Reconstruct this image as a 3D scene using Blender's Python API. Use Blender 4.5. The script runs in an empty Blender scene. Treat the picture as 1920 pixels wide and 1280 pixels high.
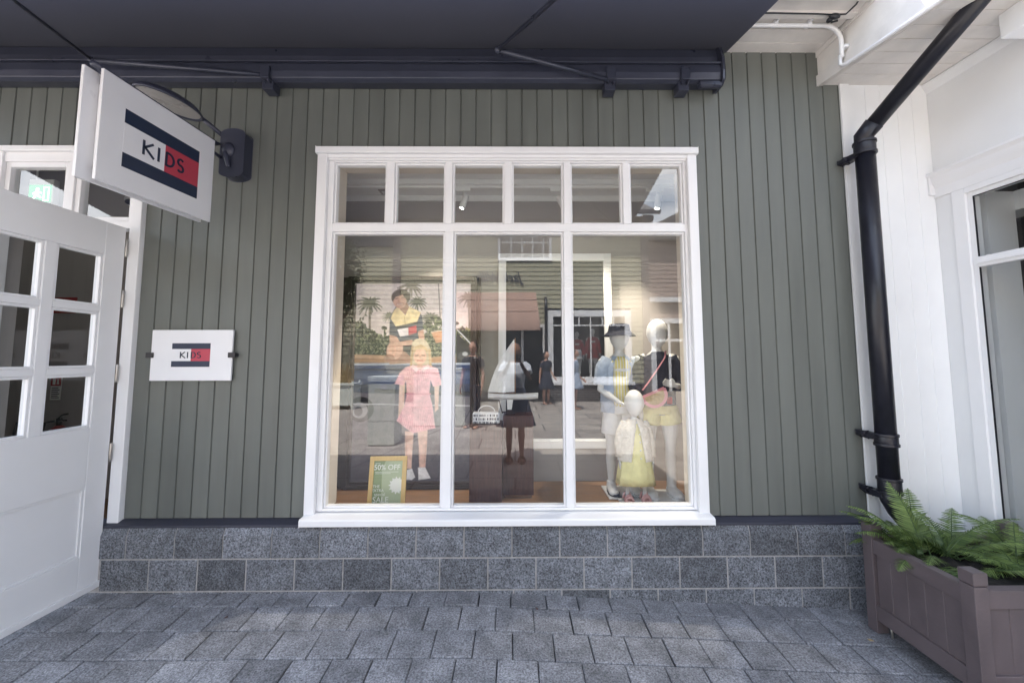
import bpy, math, random
import numpy as np
from mathutils import Vector, Matrix, Euler
random.seed(7)
R = math.radians
C = bpy.context.scene.collection
SC = bpy.context.scene

# ------------------------------------------------------------------ camera
cd = bpy.data.cameras.new("camera")
cam = bpy.data.objects.new("camera", cd); C.objects.link(cam)
cd.sensor_width = 36.0
cd.lens = 760.0 / 1920.0 * 36.0
cd.shift_x = -12.0 / 1920.0
cd.shift_y = -34.0 / 1920.0
cd.clip_start = 0.02
cd.clip_end = 2000
cam.location = (0, -2.6, 1.40)
cam.rotation_euler = (1.6521823859, 0.0016057, -0.0078685)
SC.camera = cam

# ------------------------------------------------------------------ light
SUN_EL, SUN_AZ = 66.0, -18.0          # azimuth measured from +Y towards +X
w = bpy.data.worlds.new("World"); SC.world = w; w.use_nodes = True
nt = w.node_tree; nt.nodes.clear()
out = nt.nodes.new("ShaderNodeOutputWorld"); bg = nt.nodes.new("ShaderNodeBackground")
sky = nt.nodes.new("ShaderNodeTexSky"); sky.sky_type = 'NISHITA'; sky.sun_disc = False
sky.sun_elevation = R(SUN_EL); sky.sun_rotation = R(SUN_AZ)
sky.air_density = 1.2; sky.dust_density = 1.5; sky.ozone_density = 1.0
tc = nt.nodes.new("ShaderNodeTexCoord")
cl = nt.nodes.new("ShaderNodeTexNoise"); cl.inputs['Scale'].default_value = 2.6; cl.inputs['Detail'].default_value = 8; cl.inputs['Roughness'].default_value = .58
mpn = nt.nodes.new("ShaderNodeMapping"); mpn.inputs['Scale'].default_value = (1, 1, 2.6)
rmp = nt.nodes.new("ShaderNodeValToRGB"); rmp.color_ramp.elements[0].position = .44; rmp.color_ramp.elements[1].position = .66
mx = nt.nodes.new("ShaderNodeMixRGB"); mx.inputs[2].default_value = (8.5, 8.8, 9.3, 1)
nt.links.new(tc.outputs['Generated'], mpn.inputs[0]); nt.links.new(mpn.outputs[0], cl.inputs['Vector'])
nt.links.new(cl.outputs['Fac'], rmp.inputs[0]); nt.links.new(rmp.outputs[0], mx.inputs[0])
nt.links.new(sky.outputs[0], mx.inputs[1]); nt.links.new(mx.outputs[0], bg.inputs[0])
bg.inputs[1].default_value = 0.13
nt.links.new(bg.outputs[0], out.inputs[0])
sd = bpy.data.lights.new("sun", 'SUN'); sun = bpy.data.objects.new("sun", sd); C.objects.link(sun)
sd.energy = 4.2; sd.angle = R(0.5); sd.color = (1.0, .955, .89)
e, a = R(SUN_EL), R(SUN_AZ)
to_sun = Vector((math.sin(a) * math.cos(e), math.cos(a) * math.cos(e), math.sin(e)))
sun.rotation_euler = (-to_sun).to_track_quat('-Z', 'Y').to_euler()
sun.location = (0, 0, 12)
SC.view_settings.view_transform = 'Standard'; SC.view_settings.look = 'None'
SC.view_settings.exposure = 2.36; SC.view_settings.gamma = 1.0
SC.cycles.max_bounces = 10; SC.cycles.diffuse_bounces = 5; SC.cycles.glossy_bounces = 5
SC.cycles.transparent_max_bounces = 16; SC.cycles.sample_clamp_indirect = 8
SC.cycles.use_denoising = True

# ------------------------------------------------------------------ materials
def srgb(r, g, b):
    f = lambda c: (c / 12.92 if c <= .04045 else ((c + .055) / 1.055) ** 2.4)
    return (f(r / 255), f(g / 255), f(b / 255))
def mat(name, col, rough=.5, var=.06, scale=6.0, bump=0.0, bscale=60.0, metal=0.0, spec=.5, speck=0.0, sscale=200, attr=False, stretch=None, coat=0.0):
    m = bpy.data.materials.new(name); m.use_nodes = True
    t = m.node_tree; n = t.nodes; l = t.links
    b = n['Principled BSDF']
    b.inputs['Roughness'].default_value = rough; b.inputs['Metallic'].default_value = metal
    b.inputs['Specular IOR Level'].default_value = spec
    b.inputs['Coat Weight'].default_value = coat
    tc = n.new('ShaderNodeTexCoord'); src = tc.outputs['Object']
    if stretch:
        mp = n.new('ShaderNodeMapping'); mp.inputs['Scale'].default_value = stretch
        l.new(src, mp.inputs[0]); ssrc = mp.outputs[0]
    else: ssrc = src
    base = n.new('ShaderNodeRGB'); base.outputs[0].default_value = (*col, 1)
    cur = base.outputs[0]
    if attr:
        at = n.new('ShaderNodeAttribute'); at.attribute_name = 'tone'
        mm = n.new('ShaderNodeMixRGB'); mm.blend_type = 'MULTIPLY'; mm.inputs[0].default_value = 1
        l.new(cur, mm.inputs[1]); l.new(at.outputs['Color'], mm.inputs[2]); cur = mm.outputs[0]
    if var > 0:
        nz = n.new('ShaderNodeTexNoise'); nz.inputs['Scale'].default_value = scale; nz.inputs['Detail'].default_value = 6
        l.new(ssrc, nz.inputs['Vector'])
        mr = n.new('ShaderNodeMapRange'); mr.inputs[1].default_value = .3; mr.inputs[2].default_value = .7
        mr.inputs[3].default_value = 1 - var; mr.inputs[4].default_value = 1 + var
        l.new(nz.outputs['Fac'], mr.inputs[0])
        mm = n.new('ShaderNodeMixRGB'); mm.blend_type = 'MULTIPLY'; mm.inputs[0].default_value = 1
        l.new(cur, mm.inputs[1]); l.new(mr.outputs[0], mm.inputs[2]); cur = mm.outputs[0]
        rr = n.new('ShaderNodeMapRange'); rr.inputs[1].default_value = .3; rr.inputs[2].default_value = .7
        rr.inputs[3].default_value = max(0.02, rough - .08); rr.inputs[4].default_value = min(1, rough + .08)
        l.new(nz.outputs['Fac'], rr.inputs[0]); l.new(rr.outputs[0], b.inputs['Roughness'])
    if speck > 0:
        nz = n.new('ShaderNodeTexNoise'); nz.inputs['Scale'].default_value = sscale; nz.inputs['Detail'].default_value = 3
        nz.inputs['Roughness'].default_value = .7
        l.new(src, nz.inputs['Vector'])
        mr = n.new('ShaderNodeMapRange'); mr.inputs[1].default_value = .32; mr.inputs[2].default_value = .68
        mr.inputs[3].default_value = 1 - speck; mr.inputs[4].default_value = 1 + speck
        l.new(nz.outputs['Fac'], mr.inputs[0])
        mm = n.new('ShaderNodeMixRGB'); mm.blend_type = 'MULTIPLY'; mm.inputs[0].default_value = 1
        l.new(cur, mm.inputs[1]); l.new(mr.outputs[0], mm.inputs[2]); cur = mm.outputs[0]
    l.new(cur, b.inputs['Base Color'])
    if bump > 0:
        nz = n.new('ShaderNodeTexNoise'); nz.inputs['Scale'].default_value = bscale; nz.inputs['Detail'].default_value = 5
        l.new(ssrc, nz.inputs['Vector'])
        bp = n.new('ShaderNodeBump'); bp.inputs['Strength'].default_value = bump; bp.inputs['Distance'].default_value = .01
        l.new(nz.outputs['Fac'], bp.inputs['Height']); l.new(bp.outputs[0], b.inputs['Normal'])
    return m
def glass_mat(name, ior=2.0, tint=(.93, .95, .94), rough=0.0):
    m = bpy.data.materials.new(name); m.use_nodes = True
    t = m.node_tree; n = t.nodes; l = t.links; n.clear()
    o = n.new('ShaderNodeOutputMaterial'); mxs = n.new('ShaderNodeMixShader'); fr = n.new('ShaderNodeFresnel')
    fr.inputs[0].default_value = ior
    geo = n.new('ShaderNodeNewGeometry'); inv = n.new('ShaderNodeMath'); inv.operation = 'MULTIPLY_ADD'
    # same reflectance from both sides of the sheet
    inv.inputs[1].default_value = (1 / ior - ior); inv.inputs[2].default_value = ior
    l.new(geo.outputs['Backfacing'], inv.inputs[0])
    l.new(inv.outputs[0], fr.inputs[0])
    tr = n.new('ShaderNodeBsdfTransparent'); tr.inputs[0].default_value = (*tint, 1)
    gl = n.new('ShaderNodeBsdfGlossy'); gl.inputs['Roughness'].default_value = rough; gl.inputs[0].default_value = (1, 1, 1, 1)
    mx2 = n.new('ShaderNodeMath'); mx2.operation = 'MINIMUM'; mx2.inputs[1].default_value = .6
    l.new(fr.outputs[0], mx2.inputs[0])
    l.new(mx2.outputs[0], mxs.inputs[0]); l.new(tr.outputs[0], mxs.inputs[1]); l.new(gl.outputs[0], mxs.inputs[2])
    l.new(mxs.outputs[0], o.inputs[0])
    return m
def emis(name, col, s):
    m = bpy.data.materials.new(name); m.use_nodes = True
    b = m.node_tree.nodes['Principled BSDF']
    b.inputs['Base Color'].default_value = (*col, 1); b.inputs['Emission Color'].default_value = (*col, 1)
    b.inputs['Emission Strength'].default_value = s
    return m
M = {}
M['siding'] = mat('green grey painted boards', (.127, .137, .126), .5, .12, 1.6, .05, 90, attr=True, stretch=(6, 6, .6))
M['white'] = mat('white gloss paint', (.79, .795, .81), .38, .015, 5, .02, 40)
M['whiteboard'] = mat('white painted boarding', (.85, .86, .87), .45, .03, 3, .04, 60)
M['soffit'] = mat('weathered white soffit paint', (.72, .69, .66), .6, .10, 7, .12, 30)
M['render'] = mat('off white render', (.76, .77, .78), .7, .03, 3, .08, 150)
M['block'] = mat('grey stone block', (.145, .155, .175), .85, .26, 14, .6, 120, attr=True, speck=.85, sscale=120)
M['mortar'] = mat('pale mortar', (.35, .34, .335), .95, .2, 30, .4, 120)
M['paver'] = mat('blue grey stone paver', (.212, .216, .234), .8, .32, 9, .5, 110, attr=True, speck=.62, sscale=120)
M['joint'] = mat('dark paving joint sand', (.04, .044, .052), .95, .3, 40, .3, 200)
M['flash'] = mat('dark lead flashing', (.035, .037, .055), .5, .15, 20)
M['navyfab'] = None
M['darkmetal'] = mat('dark navy powder coated metal', (.045, .05, .075), .35, .06, 8, metal=.2)
M['black'] = mat('black plastic', (.013, .014, .019), .32, .15, 12)
M['pipe'] = mat('black cast pipe paint', (.012, .0125, .02), .36, .25, 9, .1, 30)
M['navy'] = mat('navy paint', srgb(32, 44, 68), .4, .04)
M['red'] = mat('red paint', srgb(178, 62, 80), .4, .04)
M['signwhite'] = mat('white sign board', (.74, .75, .78), .35, .02)
M['glass'] = glass_mat('window glass', 1.86)
M['doorglass'] = glass_mat('door glass', 1.5, (.8, .82, .82))
M['steel'] = mat('brushed steel', (.45, .43, .40), .35, .1, 30, metal=.9)
M['planter'] = mat('mauve grey painted timber', (.112, .088, .092), .55, .14, 8, .10, 60)
M['soil'] = mat('dark soil', (.012, .010, .008), 1, .5, 30, .8, 60)
M['fern'] = None
M['plaster'] = mat('grey interior wall paint', (.40, .375, .36), .8, .04, 2)
M['ceil'] = mat('white interior ceiling paint', (.78, .78, .77), .8, .03, 2)
M['reveal'] = mat('cream reveal paint', (.66, .60, .52), .6, .03)
M['oak'] = mat('oak floor boards', (.27, .155, .085), .45, .25, 5, .05, 60, stretch=(1, 9, 9))
M['walnut'] = mat('dark brown veneer', (.085, .042, .038), .45, .25, 9, .05, 60, stretch=(9, 9, 1))
M['walnutdark'] = mat('brown black frame wood', (.030, .017, .018), .4, .2, 9, stretch=(9, 9, 1))
M['mannequin'] = mat('white mannequin plastic', (.74, .74, .74), .4, .02)
M['cream'] = mat('cream knitted cotton', (.76, .71, .64), .9, .06, 40, 1.2, 38)
M['yellow'] = mat('yellow cotton', (.82, .77, .40), .85, .06, 20, 1.0, 22)
M['paleyellow'] = mat('pale yellow stripe cotton', (.80, .72, .36), .85, .06, 20, .2, 120)
M['bluecloth'] = mat('pale blue cotton', (.36, .43, .55), .85, .10, 20, 1.0, 22)
M['denim'] = mat('navy denim', (.018, .022, .042), .85, .2, 40, 1.0, 26)
M['whitecloth'] = mat('white cotton', (.77, .77, .78), .85, .05, 20, .8, 22)
M['pink'] = mat('pink canvas', (.68, .29, .33), .7, .05, 20)
M['tan'] = mat('woven tan canvas', (.45, .32, .16), .8, .2, 60)
M['gold'] = mat('pale gold wood frame', (.72, .50, .20), .4, .08, 9, stretch=(8, 8, 1))
M['sale'] = mat('sage green card', (.25, .33, .17), .5, .04, 4)
M['sale2'] = mat('pale sage green card', (.45, .52, .34), .5, .04, 4)
M['offwhite'] = mat('off white ink', (.85, .86, .80), .6, .02)
M['skin'] = mat('light skin', (.50, .28, .20), .55, .05)
M['skin2'] = mat('tanned skin', (.25, .12, .075), .55, .05)
M['hair'] = mat('dark hair', (.015, .010, .008), .5, .3, 60, .6, 90)
M['tanside'] = mat('sage beige clapboard paint', (.40, .38, .27), .7, .06, 2)
M['brick'] = None
M['awnbrown'] = mat('dusty pink brown canvas', (.38, .25, .20), .85, .06, 4)
M['slate'] = mat('grey roof slate', (.12, .115, .12), .7, .3, 12, .4, 30)
M['greybrown'] = mat('grey brown painted timber', (.20, .175, .16), .6, .05)
M['pinkgrey'] = mat('pink grey clapboard paint', (.36, .28, .25), .7, .05)
M['darkroom'] = mat('dark shop interior', (.025, .023, .026), .9, .1)
M['street'] = None
M['extred'] = mat('fire extinguisher red', (.35, .012, .015), .3, .03)
M['green'] = emis('exit sign green', srgb(20, 130, 80), .35)
M['greensym'] = emis('exit sign white', (.9, 1, .95), .9)
M['lamp'] = emis('lit spot lens', (1, .93, .8), 25)
M['redcloth'] = mat('red cotton', (.55, .03, .04), .8, .06)
M['binpaint'] = mat('pale sage bin paint', (.62, .65, .60), .5, .04)
M['leaf'] = mat('dark shrub leaves', (.045, .07, .028), .6, .4, 6)
M['grass'] = mat('dried grass', (.40, .30, .16), .8, .3, 9)

def brick_mat(name, c1, c2, cm, scale, bw, bh, mortar, plane='xz', off=.5, squash=1):
    m = mat(name, c1, .85, .0, bump=.2)
    t = m.node_tree; n = t.nodes; l = t.links; b = n['Principled BSDF']
    tc = n.new('ShaderNodeTexCoord'); mp = n.new('ShaderNodeMapping')
    if plane == 'xz': mp.inputs['Rotation'].default_value = (R(90), 0, 0)
    l.new(tc.outputs['Object'], mp.inputs[0])
    br = n.new('ShaderNodeTexBrick'); br.inputs['Color1'].default_value = (*c1, 1); br.inputs['Color2'].default_value = (*c2, 1)
    br.inputs['Mortar'].default_value = (*cm, 1); br.inputs['Scale'].default_value = scale
    br.inputs['Brick Width'].default_value = bw; br.inputs['Row Height'].default_value = bh; br.inputs['Mortar Size'].default_value = mortar
    br.offset = off
    l.new(mp.outputs[0], br.inputs['Vector'])
    nz = n.new('ShaderNodeTexNoise'); nz.inputs['Scale'].default_value = 3; nz.inputs['Detail'].default_value = 8
    l.new(tc.outputs['Object'], nz.inputs['Vector'])
    mr = n.new('ShaderNodeMapRange'); mr.inputs[1].default_value = .3; mr.inputs[2].default_value = .7; mr.inputs[3].default_value = .8; mr.inputs[4].default_value = 1.2
    l.new(nz.outputs['Fac'], mr.inputs[0])
    mm = n.new('ShaderNodeMixRGB'); mm.blend_type = 'MULTIPLY'; mm.inputs[0].default_value = 1
    l.new(br.outputs['Color'], mm.inputs[1]); l.new(mr.outputs[0], mm.inputs[2]); l.new(mm.outputs[0], b.inputs['Base Color'])
    return m
M['brick'] = brick_mat('dark brick', (.03, .026, .03), (.06, .045, .05), (.17, .16, .15), 1, .225, .075, .012)
M['street'] = brick_mat('worn street slabs', (.30, .27, .25), (.36, .33, .30), (.10, .09, .09), 1, 1.15, .75, .012, plane='xy')
# awning canvas: navy, its colour paled for flare haze, lets sunlight through
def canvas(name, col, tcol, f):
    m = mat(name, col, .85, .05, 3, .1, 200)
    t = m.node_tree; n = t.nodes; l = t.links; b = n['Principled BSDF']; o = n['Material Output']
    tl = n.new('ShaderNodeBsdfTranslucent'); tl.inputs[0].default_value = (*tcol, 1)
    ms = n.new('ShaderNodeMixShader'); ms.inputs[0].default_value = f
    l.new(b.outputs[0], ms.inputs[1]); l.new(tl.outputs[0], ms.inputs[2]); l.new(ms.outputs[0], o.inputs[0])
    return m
M['navyfab'] = canvas('hazy navy awning canvas', (.125, .13, .165), (.22, .225, .29), .42)
# fern leaf: translucent green with lighter tips
def leafmat(name, c1, c2):
    m = mat(name, c1, .5, .0)
    t = m.node_tree; n = t.nodes; l = t.links; b = n['Principled BSDF']; o = n['Material Output']
    at = n.new('ShaderNodeAttribute'); at.attribute_name = 'tone'
    mm = n.new('ShaderNodeMixRGB'); mm.inputs[1].default_value = (*c1, 1); mm.inputs[2].default_value = (*c2, 1)
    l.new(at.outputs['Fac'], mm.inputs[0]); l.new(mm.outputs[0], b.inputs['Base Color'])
    tl = n.new('ShaderNodeBsdfTranslucent'); l.new(mm.outputs[0], tl.inputs[0])
    ms = n.new('ShaderNodeMixShader'); ms.inputs[0].default_value = .3
    l.new(b.outputs[0], ms.inputs[1]); l.new(tl.outputs[0], ms.inputs[2]); l.new(ms.outputs[0], o.inputs[0])
    return m
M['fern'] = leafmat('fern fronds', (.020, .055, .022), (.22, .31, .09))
# striped seersucker and poster colours
def stripe(name, c1, c2, scale, axis='X'):
    m = mat(name, c1, .8, 0)
    t = m.node_tree; n = t.nodes; l = t.links; b = n['Principled BSDF']
    tc = n.new('ShaderNodeTexCoord'); wv = n.new('ShaderNodeTexWave'); wv.bands_direction = axis; wv.inputs['Scale'].default_value = scale
    l.new(tc.outputs['Object'], wv.inputs['Vector'])
    mm = n.new('ShaderNodeMixRGB'); mm.inputs[1].default_value = (*c1, 1); mm.inputs[2].default_value = (*c2, 1)
    l.new(wv.outputs['Fac'], mm.inputs[0]); l.new(mm.outputs[0], b.inputs['Base Color'])
    return m
M['ystripe'] = stripe('yellow and white striped cotton', (.82, .70, .18), (.8, .8, .72), 14)
M['bluewhite'] = stripe('blue and white shirt cotton', (.42, .50, .64), (.78, .79, .82), 16)
def pictmat(name):
    m = bpy.data.materials.new(name); m.use_nodes = True
    n = m.node_tree.nodes; l = m.node_tree.links; b = n['Principled BSDF']
    at = n.new('ShaderNodeAttribute'); at.attribute_name = 'print'
    l.new(at.outputs['Color'], b.inputs['Base Color']); b.inputs['Roughness'].default_value = .35; l.new(at.outputs['Color'], b.inputs['Emission Color']); b.inputs['Emission Strength'].default_value = .045  # faint glow added to brighten the print
    return m
M['print'] = pictmat('printed poster')

# ------------------------------------------------------------------ helpers
ORI = {}
class MB:
    def __init__(s): s.v = []; s.f = []; s.t = []; s.tone = 1.0; s.sm = []
    def add(s, vs, fs, smooth=False):
        o = len(s.v); s.v += [tuple(v) for v in vs]
        for f in fs: s.f.append(tuple(i + o for i in f)); s.t.append(s.tone); s.sm.append(smooth)
        return s
    def box(s, x0, x1, y0, y1, z0, z1):
        vs = [(x, y, z) for z in (z0, z1) for y in (y0, y1) for x in (x0, x1)]
        return s.add(vs, [(0, 2, 3, 1), (4, 5, 7, 6), (0, 1, 5, 4), (2, 6, 7, 3), (0, 4, 6, 2), (1, 3, 7, 5)])
    def chbox(s, x0, x1, y0, y1, z0, z1, c):
        """box whose -Y face edges are chamfered by c"""
        vs = [(x0, y1, z0), (x1, y1, z0), (x1, y1, z1), (x0, y1, z1),
              (x0, y0 + c, z0), (x1, y0 + c, z0), (x1, y0 + c, z1), (x0, y0 + c, z1),
              (x0 + c, y0, z0 + c), (x1 - c, y0, z0 + c), (x1 - c, y0, z1 - c), (x0 + c, y0, z1 - c)]
        return s.add(vs, [(0, 1, 2, 3), (0, 4, 5, 1), (1, 5, 6, 2), (2, 6, 7, 3), (3, 7, 4, 0), (4, 8, 9, 5), (5, 9, 10, 6), (6, 10, 11, 7), (7, 11, 8, 4), (8, 11, 10, 9)])
    def frame(s, x0, x1, z0, z1, wd, y0, y1):
        s.box(x0, x0 + wd, y0, y1, z0, z1); s.box(x1 - wd, x1, y0, y1, z0, z1)
        s.box(x0 + wd, x1 - wd, y0, y1, z1 - wd, z1); s.box(x0 + wd, x1 - wd, y0, y1, z0, z0 + wd); return s
    def prism(s, poly, axis, a0, a1):
        """polygon in the plane perpendicular to axis, extruded from a0 to a1"""
        n = len(poly)
        def mk(p, q):
            return {'x': (q, p[0], p[1]), 'y': (p[0], q, p[1]), 'z': (p[0], p[1], q)}[axis]
        vs = [mk(p, a0) for p in poly] + [mk(p, a1) for p in poly]
        fs = [tuple(range(n)), tuple(range(2 * n - 1, n - 1, -1))] + [(i, (i + 1) % n, n + (i + 1) % n, n + i) for i in range(n)]
        return s.add(vs, fs)
    def loft(s, pts, rad, seg=12, ref=(0, 1, 0), cap=True, smooth=True, ph=0):
        pts = [Vector(p) for p in pts]; n = len(pts); rings = []
        ref = Vector(ref)
        if not isinstance(rad, (list, tuple)): rad = [rad] * n
        for i, p in enumerate(pts):
            t = (pts[min(i + 1, n - 1)] - pts[max(i - 1, 0)])
            if t.length < 1e-9: t = Vector((0, 0, 1))
            t.normalize(); rf = ref
            if abs(t.dot(rf)) > .93: rf = Vector((1, 0, 0)) if abs(t.x) < .9 else Vector((0, 0, 1))
            sd = t.cross(rf).normalized(); up = sd.cross(t).normalized()
            r = rad[i]; ra, rb = r if isinstance(r, (list, tuple)) else (r, r)
            rings.append([p + sd * ra * math.cos(ph + 2 * math.pi * k / seg) + up * rb * math.sin(ph + 2 * math.pi * k / seg) for k in range(seg)])
        vs = [v for rg in rings for v in rg]; fs = []
        for i in range(n - 1):
            for k in range(seg):
                a = i * seg + k; b = i * seg + (k + 1) % seg
                fs.append((a, b, b + seg, a + seg))
        if cap: fs += [tuple(range(seg - 1, -1, -1)), tuple((n - 1) * seg + k for k in range(seg))]
        return s.add(vs, fs, smooth)
    def ell(s, c, r, seg=14, rings=9, rot=None, f=None):
        vs = []; fs = []
        for i in range(rings + 1):
            th = math.pi * i / rings
            for k in range(seg):
                ph = 2 * math.pi * k / seg
                v = Vector((math.sin(th) * math.cos(ph), math.sin(th) * math.sin(ph), math.cos(th)))
                if f: v = Vector(f(v))
                v = Vector((v.x * r[0], v.y * r[1], v.z * r[2]))
                if rot: v = rot @ v
                vs.append(Vector(c) + v)
        for i in range(rings):
            for k in range(seg):
                a = i * seg + k; b = i * seg + (k + 1) % seg
                fs.append((a, a + seg, b + seg, b))
        return s.add(vs, fs, True)
    def xf(s, m, start=0):
        for i in range(start, len(s.v)): s.v[i] = tuple(m @ Vector(s.v[i]))
        return s
def tag(o, label=None, cat=None, group=None, kind=None):
    if label: o['label'] = label
    if cat: o['category'] = cat
    if group: o['group'] = group
    if kind: o['kind'] = kind
    return o
def thing(name, label, cat, loc=(0, 0, 0), group=None):
    o = bpy.data.objects.new(name, None); C.objects.link(o); o.location = loc; o.empty_display_size = .1
    ORI[o.name] = Vector(loc)
    return tag(o, label, cat, group)
def obj(name, mb, m, parent=None, bevel=0, origin=None, label=None, mods=None, smooth=None):
    """links the collected shapes as ONE mesh; vertices are given in world space"""
    o0 = Vector(origin) if origin is not None else (ORI[parent.name] if parent is not None else Vector((0, 0, 0)))
    me = bpy.data.meshes.new(name)
    me.from_pydata([tuple(Vector(v) - o0) for v in mb.v], [], mb.f)
    me.validate(verbose=False)
    if len(me.polygons) == len(mb.f):
        for p, q in zip(me.polygons, mb.sm): p.use_smooth = q
    if any(t != 1.0 for t in mb.t) and len(me.polygons) == len(mb.t):
        at = me.color_attributes.new('tone', 'FLOAT_COLOR', 'CORNER')
        buf = []
        for p in me.polygons: buf += [mb.t[p.index]] * 3 * 0 + [c for _ in range(p.loop_total) for c in ((mb.t[p.index],) * 3 + (1,))]
        at.data.foreach_set('color', buf)
    elif m in (M['siding'], M['block'], M['paver'], M['fern']):
        at = me.color_attributes.new('tone', 'FLOAT_COLOR', 'CORNER')
        at.data.foreach_set('color', [1.0] * (4 * len(me.loops)))
    me.materials.append(m)
    o = bpy.data.objects.new(name, me); C.objects.link(o)
    if parent is not None: o.parent = parent
    else: o.location = o0
    ORI[o.name] = o0
    if bevel > 0:
        b = o.modifiers.new('bevel', 'BEVEL'); b.width = bevel; b.segments = 2; b.limit_method = 'ANGLE'; b.angle_limit = R(40); b.harden_normals = False
    if label: o['label'] = label
    return o
def remesh(o, vox, it=4, sf=.5):
    r = o.modifiers.new('remesh', 'REMESH'); r.mode = 'VOXEL'; r.voxel_size = vox; r.use_smooth_shade = True
    s = o.modifiers.new('smooth', 'SMOOTH'); s.iterations = it; s.factor = sf
    return o
def copy_tree(o, parent=None):
    c = o.copy(); C.objects.link(c); ORI[c.name] = ORI.get(o.name, Vector((0, 0, 0)))
    if parent is not None: c.parent = parent
    for ch in list(o.children): copy_tree(ch, c)
    return c
def text_mb(mb, body, size, place, thick=.002, shear=0, align='CENTER', bold=0):
    """3D lettering; place maps (u, v, w) text space to world"""
    cu = bpy.data.curves.new('txt', 'FONT'); cu.body = body; cu.size = size; cu.extrude = thick; cu.align_x = align; cu.shear = shear; cu.offset = bold
    cu.resolution_u = 3
    o = bpy.data.objects.new('txt', cu); C.objects.link(o)
    dg = bpy.context.evaluated_depsgraph_get(); me = bpy.data.meshes.new_from_object(o.evaluated_get(dg))
    mb.add([place(v.co.x, v.co.y, v.co.z) for v in me.vertices], [tuple(p.vertices) for p in me.polygons])
    bpy.data.objects.remove(o); bpy.data.curves.remove(cu); bpy.data.meshes.remove(me)
    return mb
def strokes_mb(mb, lines, wd, place, t0, t1):
    """flat pen strokes: polylines in (u, v), ribbon width wd, from depth t0 to t1"""
    for ln in lines:
        P = [Vector(p) for p in ln]; n = len(P); L = []; Rr = []
        for i in range(n):
            d = (P[min(i + 1, n - 1)] - P[max(i - 1, 0)]).normalized(); nn = Vector((-d.y, d.x)) * wd / 2
            L.append(P[i] + nn); Rr.append(P[i] - nn)
        vs = []
        for i in range(n):
            for q in (L[i], Rr[i]):
                for t in (t0, t1): vs.append(place(q.x, q.y, t))
        fs = []
        for i in range(n - 1):
            a = i * 4; b = a + 4
            fs += [(a, a + 2, b + 2, b), (a + 1, b + 1, b + 3, a + 3), (a, b, b + 1, a + 1), (a + 2, a + 3, b + 3, b + 2)]
        fs += [(0, 1, 3, 2), (4 * n - 4, 4 * n - 2, 4 * n - 1, 4 * n - 3)]
        mb.add(vs, fs)
    return mb
def arc(cx, cy, rx, ry, a0, a1, n=10):
    return [(cx + rx * math.cos(R(a0 + (a1 - a0) * i / n)), cy + ry * math.sin(R(a0 + (a1 - a0) * i / n))) for i in range(n + 1)]

# ------------------------------------------------------------------ ground
def gz(x, y):
    d = max(0.0, -y - .07)
    near = .010 if x < -.25 else .010 - .051 * (min(x, 3.5) + .25)
    k = max(0.0, 1 - d / 3.0)
    slope = -.05 * min(d, .8) if d < .8 else -.04 + (.015 * min(1, (d - .8) / 2))
    return near * k + slope
def ground_struct(name, x0, x1, y0, y1, nx, ny, m, dz=0, zf=gz):
    mb = MB()
    vs = [(x0 + (x1 - x0) * i / nx, y0 + (y1 - y0) * j / ny) for j in range(ny + 1) for i in range(nx + 1)]
    mb.add([(x, y, zf(x, y) + dz) for x, y in vs], [(j * (nx + 1) + i, j * (nx + 1) + i + 1, (j + 1) * (nx + 1) + i + 1, (j + 1) * (nx + 1) + i) for j in range(ny) for i in range(nx)])
    o = obj(name, mb, m); tag(o, kind='structure'); return o
ground_struct('pavement_base', -9, 9, -1.85, .2, 60, 20, M['joint'], -.016)
mb = MB(); rnd = random.Random(3)
for r in range(10):
    yb = -.004 if r == 0 else -.19 - .185 * (r - 1)
    yf = -.19 - .185 * r
    x = -4.6 + (.01 if r % 2 else .105) + rnd.uniform(-.02, .02)
    while x < 4.6:
        wd = rnd.choice((.185, .193, .197, .205)); g = .0027
        a, b, c, d = x + g, x + wd - g, yf + g * 1.3, yb - g * 1.3
        mb.tone = rnd.choice((.84, .90, .95, .98, 1.0, 1.03, 1.08, 1.16)) * rnd.uniform(.95, 1.05)
        j = rnd.uniform(-.0022, .0022); k = rnd.uniform(-.004, .004)
        q = [(a, c), (b, c), (b, d), (a, d)]
        zt = [gz(px, py) + j + k * (px - a) for px, py in q]; ch = .0045
        qi = [(a + ch, c + ch), (b - ch, c + ch), (b - ch, d - ch), (a + ch, d - ch)]
        wob = [rnd.uniform(-.002, .002) for _ in range(4)]
        vs = [(px, py, gz(px, py) - .03) for px, py in q] + [(px + wob[i], py, zt[i] - ch * .8) for i, (px, py) in enumerate(q)] + [(px + wob[i], py, zt[i]) for i, (px, py) in enumerate(qi)]
        mb.add(vs, [(0, 1, 5, 4), (1, 2, 6, 5), (2, 3, 7, 6), (3, 0, 4, 7), (4, 5, 9, 8), (5, 6, 10, 9), (6, 7, 11, 10), (7, 4, 8, 11), (8, 9, 10, 11)])
        x += wd
mb.tone = 1.0
tag(obj('pavement', mb, M['paver']), kind='structure')
ground_struct('street', -60, 60, -70, -1.84, 60, 60, M['street'], 0, lambda x, y: -.022 if y < -3.5 else gz(x, y))

# ------------------------------------------------------------------ shop building
shop = thing('shop_building', 'grey green boarded shop front with a white framed display window above grey stone blocks', 'shop', (0, .2, 0))
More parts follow.
